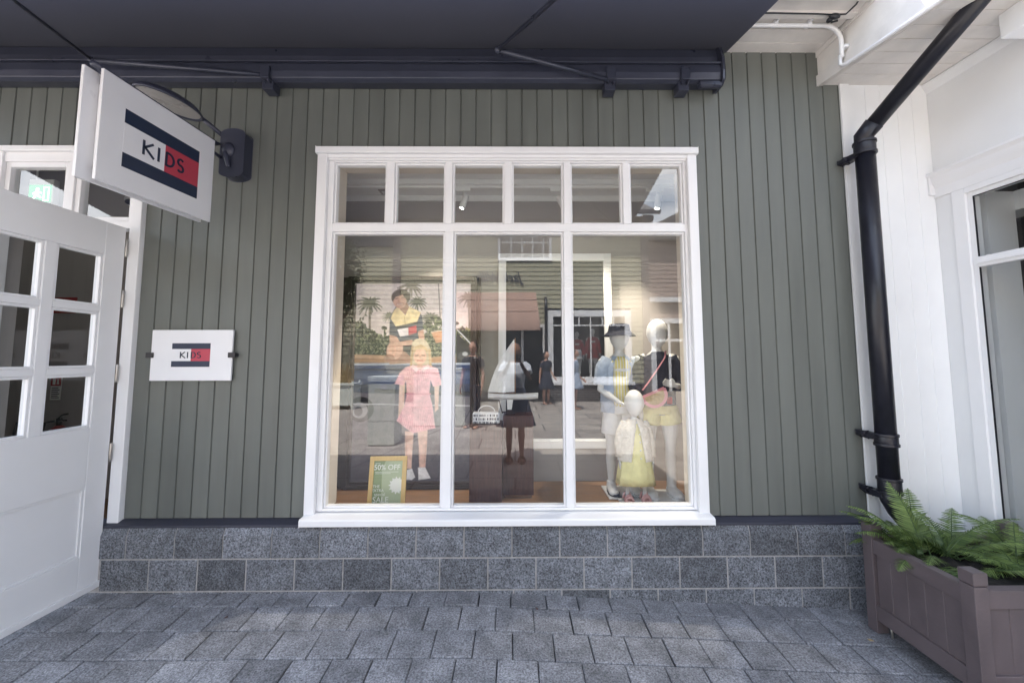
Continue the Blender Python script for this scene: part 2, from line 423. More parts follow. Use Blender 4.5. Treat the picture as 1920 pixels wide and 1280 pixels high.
# vertical boards
P0, PW = .353, .10235
mb = MB(); rnd = random.Random(5)
for i in range(-79, 19):
    x0 = P0 + PW * i; x1 = x0 + PW
    if x0 > 2.2: break
    x1 = min(x1, 2.200)
    segs = [(.412, 3.468)]
    if x1 > -1.28 and x0 < 1.18: segs = [(2.74, 3.468)]
    if x0 < -2.41: segs = [(2.75, 3.468)] if x1 > -3.38 else [(.412, 3.468)]
    if x0 < -2.41 < x1: x0 = -2.414; segs = [(.412, 3.468)]
    if x0 < 1.18 < x1: segs = [(.412, 3.468)]
    if x0 < -1.28 < x1: segs = [(.412, 2.74, -1.262), (2.74, 3.468)]
    mb.tone = rnd.uniform(.93, 1.07)
    xfull = x1
    for z0, z1, *xe in segs:
        x1 = xe[0] if xe else xfull
        g = .0024; d = rnd.uniform(0, .0014)
        if x1 > 2.195: g = 0
        prof = [(x0, .02), (x0, .0095), (x0 + g, .009), (x0 + g + .0035, d), (x1 - g - .0035, d), (x1 - g, .009), (x1, .0095), (x1, .02)]
        mb.prism(prof, 'z', z0, z1)
mb.tone = 1.0
obj('board_cladding', mb, M['siding'], shop)
mb = MB()   # backing wall behind the boards, with openings for window and doorway
for x0, x1, z0, z1 in ((-8.4, -3.38, .3, 3.6), (-3.38, -2.46, 2.74, 3.6), (-2.46, -1.205, -.2, 3.6), (-1.205, 1.150, -.2, .44), (-1.205, 1.150, 2.705, 3.6), (1.150, 2.21, -.2, 3.6)):
    mb.box(x0, x1, .021, .16, z0, z1)
obj('inner_wall_leaf', mb, M['plaster'], shop)
mb = MB(); mb.prism([(-.056, .375), (-.056, .389), (.0, .408), (.02, .408), (.02, .375)], 'x', -2.56, 2.2)
mb.prism([(-.056, .375), (-.056, .389), (.0, .408), (.02, .408), (.02, .375)], 'x', -8.4, -3.42)
obj('lead_flashing', mb, M['flash'], shop, .003)
# stone block plinth: mortar bed and individual chamfered blocks in one mesh
mb = MB(); mb.prism([(.02, -.4), (-.0655, -.4), (-.0655, .330), (-.047, .378), (.02, .378)], 'x', -2.555, 2.22); mb.prism([(.02, -.4), (-.0655, -.4), (-.0655, .330), (-.047, .378), (.02, .378)], 'x', -8.4, -3.44)
obj('plinth_mortar', mb, M['mortar'], shop)
mb = MB(); rnd = random.Random(11); BP = .2875
def block(x0, x1, z0, z1, top=False):
    g = .0045; mb.tone = rnd.choice((.66, .80, .92, 1.0, 1.08, 1.18)) * rnd.uniform(.94, 1.06)
    a, b, c, d = x0 + g, x1 - g, z0 + g, z1 - g
    y = -.0705 + rnd.uniform(-.0012, .0012)
    if not top: mb.chbox(a, b, y, -.03, c, d, .003)
    else:
        mb.prism([(-.02, c), (y + .003, c), (y, c + .003), (y, .336), (-.050, .3845), (-.02, .3845)], 'x', a, b)
for rowz, offx, top in (((.201, .37), 0.0, True), ((.018, .201), BP / 2, False), ((-.17, .018), 0.01, False)):
    k = -9
    while True:
        x0 = -.021 + offx + BP * k; x1 = x0 + BP; k += 1
        if x1 < -2.56: continue
        if x0 > 2.2: break
        block(max(x0, -2.56), min(x1, 2.215), rowz[0], rowz[1], top)
for rowz in ((.201, .37), (.018, .201), (-.17, .018)):
    pass
mb.tone = 1.0
obj('stone_plinth', mb, M['block'], shop)
mb = MB()
for rowz in ((.201, .37), (.018, .201), (-.17, .018)):
    for k in range(17): block(-8.4 + BP * k, -8.4 + BP * (k + 1), *rowz)
mb.tone = 1.0
obj('stone_plinth', mb, M['block'], shop)
# display window
WX0, WX1 = -1.250, 1.152
win = MB()
win.box(-1.295, -1.232, -.031, .02, .425, 2.726); win.box(1.137, 1.198, -.031, .02, .425, 2.726)
win.box(-1.232, 1.137, -.012, .02, 2.694, 2.728)
window = obj('display_window', win, M['white'], shop, .004)
mb = MB(); mb.prism([(.02, 2.7265), (-.046, 2.7265), (-.050, 2.731), (-.050, 2.768), (.02, 2.772)], 'x', -1.300, 1.204)
mb.box(-1.2315, 1.1365, -.026, -.0125, 2.705, 2.726)
obj('head_moulding', mb, M['white'], window, .003)
mb = MB(); mb.prism([(.06, .447), (-.0, .442), (-.094, .434), (-.101, .428), (-.101, .394), (.02, .394), (.06, .40)], 'x', -1.284, 1.195)
obj('sill', mb, M['white'], window, .003)
# sash: bars
mb = MB(); Y0, Y1 = .0, .07
mb.box(-1.2319, -1.196, Y0, Y1, .4475, 2.6935); mb.box(1.118, 1.1369, Y0, Y1, .4475, 2.6935)
mb.box(-1.196, 1.118, Y0, Y1, 2.684, 2.6935); mb.box(-1.196, 1.118, Y0, Y1, .4475, .462)
mb.box(-1.196, 1.118, Y0, Y1, 2.216, 2.268)
up = [(-.850, -.797), (-.461, -.415), (-.071, -.021), (.322, .367), (.715, .760)]
lo = [(-.460, -.402), (.318, .366)]
for a, b in up: mb.box(a, b, Y0, Y1, 2.268, 2.684)
for a, b in lo: mb.box(a, b, Y0, Y1, .462, 2.216)
obj('sash_bars', mb, M['white'], window, .0035)
mb = MB(); gm = []
xs = [-1.196] + [v for p in up for v in p] + [1.118]; zs = (2.268, 2.684)
for i in range(0, len(xs), 2): gm.append((xs[i], xs[i + 1], *zs))
xs = [-1.196] + [v for p in lo for v in p] + [1.118]
for i in range(0, len(xs), 2): gm.append((xs[i], xs[i + 1], .462, 2.216))
for x0, x1, z0, z1 in gm: mb.frame(x0 + .0005, x1 - .0005, z0 + .0005, z1 - .0005, .0125, .016, .060)
obj('glazing_beads', mb, M['white'], window, .003)
for x0, x1, z0, z1 in gm:
    g = MB(); g.add([(x0 + .004, .041, z0 + .004), (x1 - .004, .041, z0 + .004), (x1 - .004, .041, z1 - .004), (x0 + .004, .041, z1 - .004)], [(0, 1, 2, 3)])
    obj('window_pane', g, M['glass'], window)
mb = MB(); mb.box(-1.2049, -1.190, .072, .19, .44, 2.705); mb.box(1.135, 1.1499, .072, .19, .44, 2.705)
mb.box(-1.19, 1.135, .072, .19, 2.694, 2.705)
obj('reveal_lining', mb, M['reveal'], window)
# doorway frame with transom
df = MB()
df.box(-2.482, -2.412, -.031, .05, .392, 2.7375); df.box(-3.41, -3.337, -.031, .05, -.02, 2.7375)
df.box(-3.46, -2.385, -.046, .05, 2.7380, 2.772)
df.box(-3.337, -2.482, -.020, .05, 2.675, 2.7375); df.box(-3.337, -2.482, -.025, .05, 2.225, 2.275)
df.box(-2.915, -2.872, -.020, .05, 2.275, 2.675)
df.box(-2.52, -2.47, .001, .05, -.05, .392)
doorf = obj('door_frame', df, M['white'], shop, .004)
mb = MB(); gq = ((-3.337, -2.915), (-2.872, -2.482))
for a, b in gq: mb.frame(a + .0005, b - .0005, 2.2755, 2.6745, .032, -.008, .045)
obj('transom_beads', mb, M['white'], doorf, .003)
for a, b in gq:
    g = MB(); g.add([(a + .02, .02, 2.29), (b - .02, .02, 2.29), (b - .02, .02, 2.66), (a + .02, .02, 2.66)], [(0, 1, 2, 3)]); obj('transom_pane', g, M['glass'], doorf)
# the open door: local u runs from hinge outward, v up, w thickness (0 = face towards +X)
DM = Matrix.Translation((-2.478, -.075, 0)) @ Matrix.Rotation(R(0), 4, 'Z')
def DP(u, v, wd=0.0): return (-2.473 - .03 * u - wd, -.058 - u, v)
def dbox(mb, u0, u1, v0, v1, w0=0.0, w1=.044):
    vs = [DP(u, v, q) for v in (v0, v1) for q in (w0, w1) for u in (u0, u1)]
    mb.add(vs, [(0, 2, 3, 1), (4, 5, 7, 6), (0, 1, 5, 4), (2, 6, 7, 3), (0, 4, 6, 2), (1, 3, 7, 5)])
cols = ((.118, .362), (.416, .660)); dw = .80
rows = ((.992, 1.302), (1.338, 1.668), (1.702, 2.016))
mb = MB()
dbox(mb, 0, cols[0][0], .05, 2.218); dbox(mb, cols[1][1], dw, .05, 2.218)
dbox(mb, cols[0][0], cols[1][1], rows[2][1], 2.218)
dbox(mb, cols[0][0], cols[1][1], .65, rows[0][0]); dbox(mb, cols[0][0], cols[1][1], .05, .268)
dbox(mb, cols[0][1], cols[1][0], rows[0][0], rows[2][1])
for k in (0, 1):
    dbox(mb, cols[0][0], cols[0][1], rows[k][1], rows[k + 1][0]); dbox(mb, cols[1][0], cols[1][1], rows[k][1], rows[k + 1][0])
door = obj('door', mb, M['white'], shop, .003, label='white part glazed door standing wide open')
mb = MB(); dbox(mb, cols[0][0], cols[1][1], .268, .65, .014, .03)
obj('lower_panel', mb, M['white'], door)
mb = MB()
def dframe(mb, u0, u1, v0, v1, wd, w0, w1):
    dbox(mb, u0, u0 + wd, v0, v1, w0, w1); dbox(mb, u1 - wd, u1, v0, v1, w0, w1)
    dbox(mb, u0 + wd, u1 - wd, v1 - wd, v1, w0, w1); dbox(mb, u0 + wd, u1 - wd, v0, v0 + wd, w0, w1)
dframe(mb, cols[0][0] + .0005, cols[1][1] - .0005, .2685, .6495, .014, .005, .0135)
obj('panel_moulding', mb, M['white'], door, .002)
mb = MB()
for c0, c1 in cols:
    for r0, r1 in rows: dframe(mb, c0 + .0005, c1 - .0005, r0 + .0005, r1 - .0005, .014, .006, .038)
obj('door_beads', mb, M['white'], door, .002)
for c0, c1 in cols:
    for r0, r1 in rows:
        g = MB(); g.add([DP(c0 + .01, r0 + .01, .022), DP(c1 - .01, r0 + .01, .022), DP(c1 - .01, r1 - .01, .022), DP(c0 + .01, r1 - .01, .022)], [(0, 1, 2, 3)])
        obj('door_pane', g, M['doorglass'], door)
mb = MB(); dbox(mb, .0, dw, .05, .085, -.014, -.0005); obj('weather_strip', mb, M['white'], door, .004)
for z in (2.09, 1.765, 1.30, .82, .30):
    h = MB(); h.loft([(-2.477, -.046, z - .055), (-2.477, -.046, z + .055)], .009, 10)
    h.box(-2.500, -2.4835, -.0565, -.0325, z - .05, z + .05)
    obj('hinge', h, M['steel'], door, .001)
# soffit over the boards, batten, trims
mb = MB()
for y0, y1 in ((-.083, .02), (-.192, -.087),): mb.box(-8.4, 2.06, y0, y1, 3.468, 3.49)
mb.box(-8.4, 2.06, -.30, -.196, 3.476, 3.49); mb.box(-8.4, 2.06, -.345, -.30, 3.445, 3.49); mb.box(-8.4, 2.06, -.43, -.3455, 3.462, 3.49)
mb.box(-8.4, 2.06, -.46, -.4305, 3.44, 3.62)
obj('soffit', mb, M['soffit'], shop, .003)
mb = MB()
pr = [(-.52 + .062 * math.cos(R(t)), 3.545 + .062 * math.sin(R(t))) for t in range(180, 361, 15)]
pr = pr + [(p[0] * .94 - .52 * .06, p[1] + .004) for p in reversed(pr)]
mb.prism(pr, 'x', -8.4, 1.98)
obj('gutter', mb, M['black'], shop)
# roof (hidden from here, but it keeps the sun off the front)
mb = MB(); mb.add([(-8.5, -.5, 3.6), (2.06, -.5, 3.6), (2.06, 4.2, 6.0), (-8.5, 4.2, 6.0), (-8.5, -.5, 3.68), (2.06, -.5, 3.68), (2.06, 4.2, 6.08), (-8.5, 4.2, 6.08)],
   [(0, 3, 2, 1), (4, 5, 6, 7), (0, 1, 5, 4), (1, 2, 6, 5), (2, 3, 7, 6), (3, 0, 4, 7)])
obj('roof', mb, M['slate'], shop)
# interior shell
mb = MB()
mb.box(-8.3, 2.5, 4.0, 4.1, -.1, 3.6); mb.box(-8.4, -8.3, .16, 4.1, -.1, 3.6); mb.box(2.5, 2.6, .16, 4.1, -.1, 3.6)
mb.box(-2.35, 2.5, .955, 1.05, .03, 2.84)                       # back of the window bay
mb.box(-2.35, -2.28, .161, .955, .03, 3.3)
mb.box(-6.2, -3.62, 1.5, 1.6, .03, 3.4); mb.box(-3.62, -2.9, 2.6, 2.7, .03, 3.4)
obj('interior_wall', mb, M['plaster'], shop)
mb = MB(); mb.box(-8.3, 2.5, .161, 4.0, 3.35, 3.45); mb.box(-2.28, 2.5, .161, .60, 2.84, 2.86); mb.box(-2.28, 2.5, .70, .954, 2.84, 2.86)
mb.box(-2.28, 2.5, .60, .70, 2.80, 2.86)
mb.box(-2.28, 2.5, .936, .9545, 2.79, 2.839)
obj('ceiling', mb, M['ceil'], shop)
mb = MB(); mb.box(-8.3, 2.5, .0, 4.0, -.1, .03); mb.box(-2.28, 2.5, .161, .955, .03, .34); mb.box(-1.20, 1.148, .075, .1605, .30, .34)
obj('shop_floor', mb, M['oak'], shop)
mb = MB(); mb.box(-2.2, 2.4, .635, .665, 2.782, 2.7995)
trk = obj('lighting_track', mb, M['ceil'], shop)

# ------------------------------------------------------------------ neighbouring building
nb = thing('neighbouring_building', 'white rendered and boarded shop wing with a tall side window, right of the green boards', 'building', (3.2, -.5, 0))
mb = MB(); rnd = random.Random(8)
xs = [2.212, 2.262]
mb.box(2.2005, 2.262, -.012, .02, .25, 3.30)
joints = [2.2625, 2.375, 2.478, 2.589, 2.692, 2.80]
for a, b in zip(joints, joints[1:]):
    mb.prism([(a, .02), (a, .004), (a + .0025, .0), (b - .0025, .0), (b, .004), (b, .02)], 'z', -.2, 3.235)
mb.box(2.2125, 2.82, .021, .1, -.3, 3.7)
obj('white_boarding', mb, M['whiteboard'], nb)
NW = lambda s: 2.80 + .05 * s          # x of the side wall at distance s in front of the shop plane
def nquad(mb, s0, s1, z0, z1, d0, d1):
    """slab on the side wall: s along the wall, d = how far it stands out of the wall (towards -X)"""
    vs = [(NW(s) - d, -s, z) for z in (z0, z1) for d in (d0, d1) for s in (s0, s1)]
    mb.add(vs, [(0, 2, 3, 1), (4, 5, 7, 6), (0, 1, 5, 4), (2, 6, 7, 3), (0, 4, 6, 2), (1, 3, 7, 5)])
W0, W1, WZ0, WZ1 = .10, 1.95, .25, 2.44
mb = MB(); nquad(mb, -.01, 4.2, WZ1, 3.9, -.12, 0); nquad(mb, -.01, W0, -.3, WZ1, -.12, 0); nquad(mb, W1, 4.2, -.3, WZ1, -.12, 0); nquad(mb, W0, W1, -.3, WZ0, -.12, 0)
obj('side_wall', mb, M['render'], nb)
# cove below the soffit
mb = MB()
def nprof(mb, prof, s0, s1):
    """profile in (d, z) swept along the wall"""
    n = len(prof); vs = [(NW(s) - d, -s, z) for s in (s0, s1) for d, z in prof]
    mb.add(vs, [tuple(range(n)), tuple(range(2 * n - 1, n - 1, -1))] + [(i, (i + 1) % n, n + (i + 1) % n, n + i) for i in range(n)])
nprof(mb, [(-.01, 3.24), (.030, 3.232), (.030, 3.222), (.022, 3.205), (.008, 3.18), (.0, 3.17), (-.01, 3.17)], .0, 1.0)
obj('cove_moulding', mb, M['render'], nb)
nw = MB(); nprof(nw, [(-.005, 2.62), (.052, 2.605), (.055, 2.590), (.044, 2.580), (.036, 2.57), (.034, 2.555), (.030, 2.540), (.012, 2.50), (.010, 2.4405), (-.005, 2.4405)], .0, 2.2)
nquad(nw, .001, .012, 2.46, 2.58, -.001, .048)
nwin = obj('side_window', nw, M['white'], nb, .002, label='tall white framed window under a moulded head')
mb = MB()
nquad(mb, W0, .172, WZ0, 2.44, -.05, .012); nquad(mb, .172, W1, 2.405, 2.44, -.05, .012); nquad(mb, W1 - .07, W1, WZ0, 2.405, -.05, .012)
nquad(mb, .172, .200, WZ0, 2.405, -.05, -.003); nquad(mb, .200, W1 - .07, 2.378, 2.405, -.05, -.003)
nquad(mb, .200, W1 - .07, 1.935, 1.998, -.05, .002); nquad(mb, .200, W1 - .07, 1.955, 1.975, .002, .012)
for s in (.445, 1.0, 1.45): nquad(mb, s, s + .05, 1.998, 2.378, -.05, -.003)
nquad(mb, 1.0, 1.05, WZ0 + .07, 1.935, -.05, -.003)
nquad(mb, .200, W1 - .07, WZ0, WZ0 + .07, -.05, -.003)
obj('window_frame', mb, M['white'], nwin, .003)
mb = MB()
for s in (.201,): nquad(mb, s, s + .003, .33, 1.934, -.012, -.0028); nquad(mb, s, s + .003, 2.0, 2.377, -.012, -.0028)
nquad(mb, .205, 1.85, 2.373, 2.377, -.010, -.0032)
obj('rubber_seal', mb, M['black'], nwin)
g = MB(); g.add([(NW(s) + .012, -s, z) for s, z in ((.2, .3), (1.9, .3), (1.9, 2.39), (.2, 2.39))], [(0, 1, 2, 3)])
obj('window_pane', g, M['doorglass'], nwin)
mb = MB(); mb.box(2.93, 3.05, -.04, .9, .0, 3.0); mb.box(3.05, 3.25, -.125, -.04, .0, 3.0)
mb = MB(); nquad(mb, -.2, .17, .2, 2.42, -.30, -.1205)
nquad(mb, -.6, 3.6, 2.30, 2.42, -.5, -.30); mb.box(2.9, 5.6, .5, .6, .0, 3.2)
obj('window_reveal', mb, M['whiteboard'], nb)
mb = MB(); mb.box(5.6, 5.7, -4.2, .6, 0, 3.2); mb.box(2.99, 5.6, -4.3, -4.2, 0, 3.2); mb.box(2.99, 5.6, -4.2, .6, 3.2, 3.3); mb.box(2.99, 5.6, -4.2, .5, -.05, .1)
mb.box(3.1, 5.5, .30, .45, .0, 3.15)
obj('interior_wall', mb, M['darkroom'], nb)
# lower soffit and raked white fascia box between the two roofs
mb = MB()
ys = [.008, -.107, -.204, -.302, -.405, -.503, -.604, -.70, -.80]
for a, b in zip(ys, ys[1:]): mb.box(2.09, 3.1, b + .0035, a, 3.235, 3.256)
mb.box(2.09, 3.1, -.80, .02, 3.2565, 3.29)
obj('soffit', mb, M['soffit'], nb, .002)
mb = MB()
mb.prism([(.02, 3.50), (.02, 3.232), (-.22, 3.195), (-.80, 3.105), (-1.0, 3.09), (-1.0, 3.62)], 'x', 2.066, 2.088)
mb.prism([(.02, 3.299), (.02, 3.228), (-.22, 3.190), (-.80, 3.10), (-1.0, 3.085), (-1.0, 3.17)], 'x', 2.052, 2.0655)
mb.box(2.058, 2.0655, -.45, .02, 3.43, 3.4675)
obj('fascia', mb, M['soffit'], nb, .002)
mb = MB(); mb.box(2.62, 2.84, -.80, -.565, 3.10, 3.2345); mb.box(2.70, 2.84, -.565, -.52, 3.15, 3.2345)
obj('eave_corbel', mb, M['whiteboard'], nb, .004)
mb = MB(); mb.add([(2.08, -1.0, 3.62), (9, -1.0, 3.62), (9, 4.2, 6.2), (2.08, 4.2, 6.2), (2.08, -1.0, 3.72), (9, -1.0, 3.72), (9, 4.2, 6.3), (2.08, 4.2, 6.3)],
   [(0, 3, 2, 1), (4, 5, 6, 7), (0, 1, 5, 4), (1, 2, 6, 5), (2, 3, 7, 6), (3, 0, 4, 7)])
obj('roof', mb, M['slate'], nb)  # unseen roof slab, sized to keep the sun off the side wall

# ------------------------------------------------------------------ awning
aw = thing('awning', 'navy canvas folding awning opened out over the shop window', 'awning', (-1.0, -.05, 3.3))
AX0, AX1 = -4.72, 1.43
def awz(y): return 3.452 + .205 * y - .0 * y
mb = MB(); n = 26; vs = []; fs = []
for j in range(2):
    for i in range(n + 1):
        s = i / n; y = -.02 - 2.04 * s; sag = -.018 * math.sin(math.pi * s)
        for k in range(25):
            u = k / 24; x = AX0 + (AX1 - AX0) * u
            vs.append((x, y, awz(y) + sag + j * .004 - .006 * math.sin(math.pi * s) * math.sin(u * 9)))
W = 25; H0 = (n + 1) * W
for j in range(2):
    for i in range(n):
        for k in range(24):
            q = [j * H0 + i * W + k, j * H0 + i * W + k + 1, j * H0 + (i + 1) * W + k + 1, j * H0 + (i + 1) * W + k]
            fs.append(tuple(q if j == 0 else q[::-1]))
mb.add(vs, fs, True)
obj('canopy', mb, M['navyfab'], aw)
mb = MB(); mb.prism([(-2.03, 3.035), (-2.09, 3.03), (-2.10, 2.98), (-2.06, 2.96), (-2.02, 2.99)], 'x', AX0 - .01, AX1 + .01)
obj('front_bar', mb, M['darkmetal'], aw, .004)
mb = MB(); vs = []; fs = []
for k in range(121):
    x = AX0 + (AX1 - AX0) * k / 120; ph = (x - AX0) / .26
    for z, a in ((2.97, 0), (2.88, .006), (2.80 + .03 * abs(math.cos(math.pi * ph)), .012)):
        vs.append((x, -2.085 + a * math.sin(x * 11), z))
for k in range(120):
    for r in range(2): a = k * 3 + r; fs.append((a, a + 1, a + 4, a + 3))
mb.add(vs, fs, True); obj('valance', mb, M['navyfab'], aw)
mb = MB()
mb.prism([(-.005, 3.19), (-.085, 3.178), (-.115, 3.19), (-.125, 3.23), (-.120, 3.28), (-.10, 3.315), (-.085, 3.325), (-.088, 3.36), (-.07, 3.43), (-.02, 3.448), (-.005, 3.46)], 'x', AX0, 1.338)
mb.box(AX0, 1.338, -.130, -.113, 3.293, 3.303)
obj('cassette', mb, M['darkmetal'], aw, .004)
mb = MB(); mb.prism([(-.004, 3.165), (-.10, 3.158), (-.135, 3.18), (-.142, 3.24), (-.135, 3.33), (-.10, 3.42), (-.03, 3.46), (-.004, 3.45)], 'x', 1.3385, 1.356)
obj('end_cap', mb, M['darkmetal'], aw, .003)
mb = MB(); mb.box(1.20, 1.33, -.12, -.07, 3.15, 3.177); mb.loft([(1.21, -.095, 3.164), (1.345, -.095, 3.164)], .022, 12)
obj('end_joint', mb, M['darkmetal'], aw, .003)
for x in (-4.2, -1.60, .62, 1.10):
    mb = MB(); mb.box(x - .035, x + .035, -.10, -.02, 3.125, 3.19); mb.box(x - .028, x + .03, -.140, -.09, 3.175, 3.255)
    mb.loft([(x + .020, -.10, 3.165), (x + .020, -.135, 3.165)], .007, 8); mb.loft([(x - .015, -.10, 3.165), (x - .015, -.125, 3.165)], .006, 8)
    obj('wall_bracket', mb, M['darkmetal'], aw, .004)
for sx, x0, xe in ((1, .60, -.35), (-1, -2.55, -1.70)):
    a, b = (.60, -.12, 3.18), (-.10, -.34, 3.205)
    if sx < 0: a, b = (-1.62, -.12, 3.205), (-2.576, -.25, 3.20)
    c = (1.15, -2.03, 2.99) if sx > 0 else (-2.18, -2.03, 3.02)
    ar = MB(); ar.loft([a, b], .014, 10); ar.ell(b, (.020, .020, .020), 10, 6)
    ro = obj('folding_arm', ar, M['darkmetal'], aw)
    fr = MB(); fr.loft([b, c], .012 if sx > 0 else .009, 10); obj('forearm', fr, M['darkmetal'], ro)

# ------------------------------------------------------------------ hanging sign, boards, lamp, wall plate
FLAG = dict(u0=.276, u1=.730, v0=2.317, v1=2.604)
def logo(parent, place, u0, u1, v0, v1, lw, lsz, flip=False, depth=.0015):
    """navy bands above and below a white and red middle band, with the word KIDS across it"""
    bh = (v1 - v0) * .245; um = (u0 + u1) / 2
    def pl(name, a, b, c, d, m):
        q = MB(); vs = [place(u, v, t) for t in (.0004, depth) for u, v in ((a, c), (b, c), (b, d), (a, d))]
        q.add(vs, [(0, 3, 2, 1), (4, 5, 6, 7), (0, 1, 5, 4), (1, 2, 6, 5), (2, 3, 7, 6), (3, 0, 4, 7)]); return obj(name, q, m, parent)
    pl('navy_band', u0, u1, v1 - bh, v1, M['navy']); pl('navy_band', u0, u1, v0, v0 + bh, M['navy'])
    pl('white_field', u0, um, v0 + bh, v1 - bh, M['signwhite']); pl('red_field', um, u1, v0 + bh, v1 - bh, M['red'])
    H = lsz; cy = (v0 + v1) / 2 - H / 2
    w = H
    K = [[(0, 0), (0, 1)], [(.70, 1), (.03, .50)], [(.10, .54), (.80, 0)]]
    I = [[(0, 0), (0, 1)]]
    D = [[(0, 0), (0, 1)], [(0, .96), (.18, .96)] + arc(.18, .5, .46, .46, 90, -90, 12)[1:] + [(0, .04)]]
    S = [arc(.30, .745, .24, .235, 35, 270, 12) + arc(.30, .275, .26, .235, 90, -145, 12)]
    adv = [0, 1.16, 1.78, 2.72]; tot = 3.25
    L = MB(); x0 = um - tot * w / 2 - w * .05
    for gl, ad in zip((K, I, D, S), adv):
        lines = [[(x0 + (ad + p[0]) * w, cy + p[1] * H) for p in ln] for ln in gl]
        strokes_mb(L, lines, lw, place, depth, depth + (.006 if lsz > .09 else .003))
    obj('kids_lettering', L, M['navy'], parent)
hs = thing('hanging_sign', 'white double board sign reading KIDS on coloured bands, hung above the open door', 'sign', (-1.9, -.5, 2.2))
SX = -1.868
def tl(y): return .012 * (-y - .16) / .66      # the board hangs a little low at its outer end
for name, x0, x1, ya, yb in (('front_board', SX - .014, SX, -.16, -.842), ('rear_board', SX - .075, SX - .061, -.155, -.868)):
    mb = MB(); dz = 0 if x1 == SX else .0
    vs = [(x, y, z - .030 * (-y - .16) / .66) for x in (x0, x1) for y, z in ((ya, 2.222), (yb, 2.222), (yb, 2.740), (ya, 2.740))]
    mb.add(vs, [(0, 1, 2, 3), (4, 7, 6, 5), (0, 4, 5, 1), (1, 5, 6, 2), (2, 6, 7, 3), (3, 7, 4, 0)])
    bo = obj(name, mb, M['signwhite'], hs, .002)
    if name == 'front_board':
        # u grows towards the wall so the word reads left to right from the street
        logo(bo, lambda u, v, t: (SX + t, -.0 - (1.006 - u), v - .030 * ((1.006 - u) - .16) / .66 + .008), .276, .730, 2.320, 2.606, .0115, .074)
mb = MB(); mb.box(SX - .060, SX - .0145, -.80, -.19, 2.25, 2.27); mb.box(SX - .060, SX - .0145, -.80, -.19, 2.62, 2.66)
mb.box(SX - .060, SX - .0145, -.21, -.19, 2.27, 2.62); mb.box(SX - .060, SX - .0145, -.80, -.78, 2.245, 2.62)
obj('inner_frame', mb, M['signwhite'], hs)
mb = MB(); mb.loft([(-1.86, -.03, 2.78), (-1.905, -.10, 2.755), (-1.905, -.86, 2.722)], .014, 10)
mb.loft([(-1.905, -.28, 2.745), (-1.905, -.28, 2.68)], .008, 8); mb.loft([(-1.905, -.72, 2.73), (-1.905, -.72, 2.67)], .008, 8)
mb.loft([(-1.88, -.03, 2.66), (-1.90, -.16, 2.69), (-1.905, -.26, 2.745)], .010, 8)
obj('sign_arm', mb, M['darkmetal'], hs)
cxp = -1.815; mb = MB(); mb.prism([(cxp + .073 * math.cos(R(t)), 2.575 + .028 * math.sin(R(t))) for t in range(180, 361, 20)] + [(cxp + .073 * math.cos(R(t)), 2.832 + .030 * math.sin(R(t))) for t in range(0, 181, 20)], 'y', -.085, -.001)
mb.ell((cxp - .02, -.085, 2.72), (.04, .03, .05), 12, 8); mb.loft([(cxp - .03, -.10, 2.70), (cxp - .005, -.10, 2.60)], [.02, .012], 8)
obj('wall_plate', mb, M['darkmetal'], hs, .006)
lp = thing('sign_lamp', 'shallow oval sign lamp with a dark rim and grey underside above the hanging sign', 'lamp', (-1.98, -.33, 2.85))
c = Vector((-2.022, -.323, 2.885)); rot = Matrix.Rotation(R(-15.8), 3, 'Z')
mb = MB()
def ring(r, h): return [c + rot @ Vector((r * .098 * math.cos(t), r * .180 * math.sin(t), h)) for t in [2 * math.pi * k / 32 for k in range(32)]]
rs = [ring(.02, .055), ring(.5, .048), ring(.85, .026), ring(1, 0), ring(1, -.014), ring(.95, -.014), ring(.93, -.002), ring(.02, -.002)]
vs = [v for r_ in rs for v in r_]; fs = [(i * 32 + k, i * 32 + (k + 1) % 32, (i + 1) * 32 + (k + 1) % 32, (i + 1) * 32 + k) for i in range(7) for k in range(32)]
mb.add(vs, fs, True); obj('lamp_shade', mb, M['darkmetal'], lp)
mb = MB(); r1 = ring(.92, -.006); mb.add(r1 + [c + rot @ Vector((0, 0, -.010))], [(k, (k + 1) % 32, 32) for k in range(32)], True)
obj('diffuser', mb, mat('grey lamp glass', (.30, .29, .28), .3, .03), lp)
mb = MB(); mb.loft([(-1.87, -.03, 2.80), (-1.93, -.10, 2.86), c + rot @ Vector((0, .165, .015))], .014, 10); obj('lamp_arm', mb, M['darkmetal'], lp)

pq = thing('wall_sign', 'white wall plaque reading KIDS held by two black clips beside the door frame', 'sign', (-2.03, -.02, 1.25))
mb = MB(); mb.box(-2.290, -1.784, -.026, -.012, 1.252, 1.570); pb = obj('plaque_board', mb, M['signwhite'], pq, .0015)
logo(pb, lambda u, v, t: (u, -.026 - t, v), -2.160, -1.920, 1.338, 1.486, .0052, .038, depth=.001)
for x in (-2.295, -1.782):
    mb = MB(); mb.box(x - .022, x + .024, -.036, -.0265, 1.395, 1.428); mb.box(x - .018 if x < -2 else x + .008, x - .002 if x < -2 else x + .024, -.0265, -.0015, 1.40, 1.423)
    obj('clip', mb, M['black'], pq, .003)

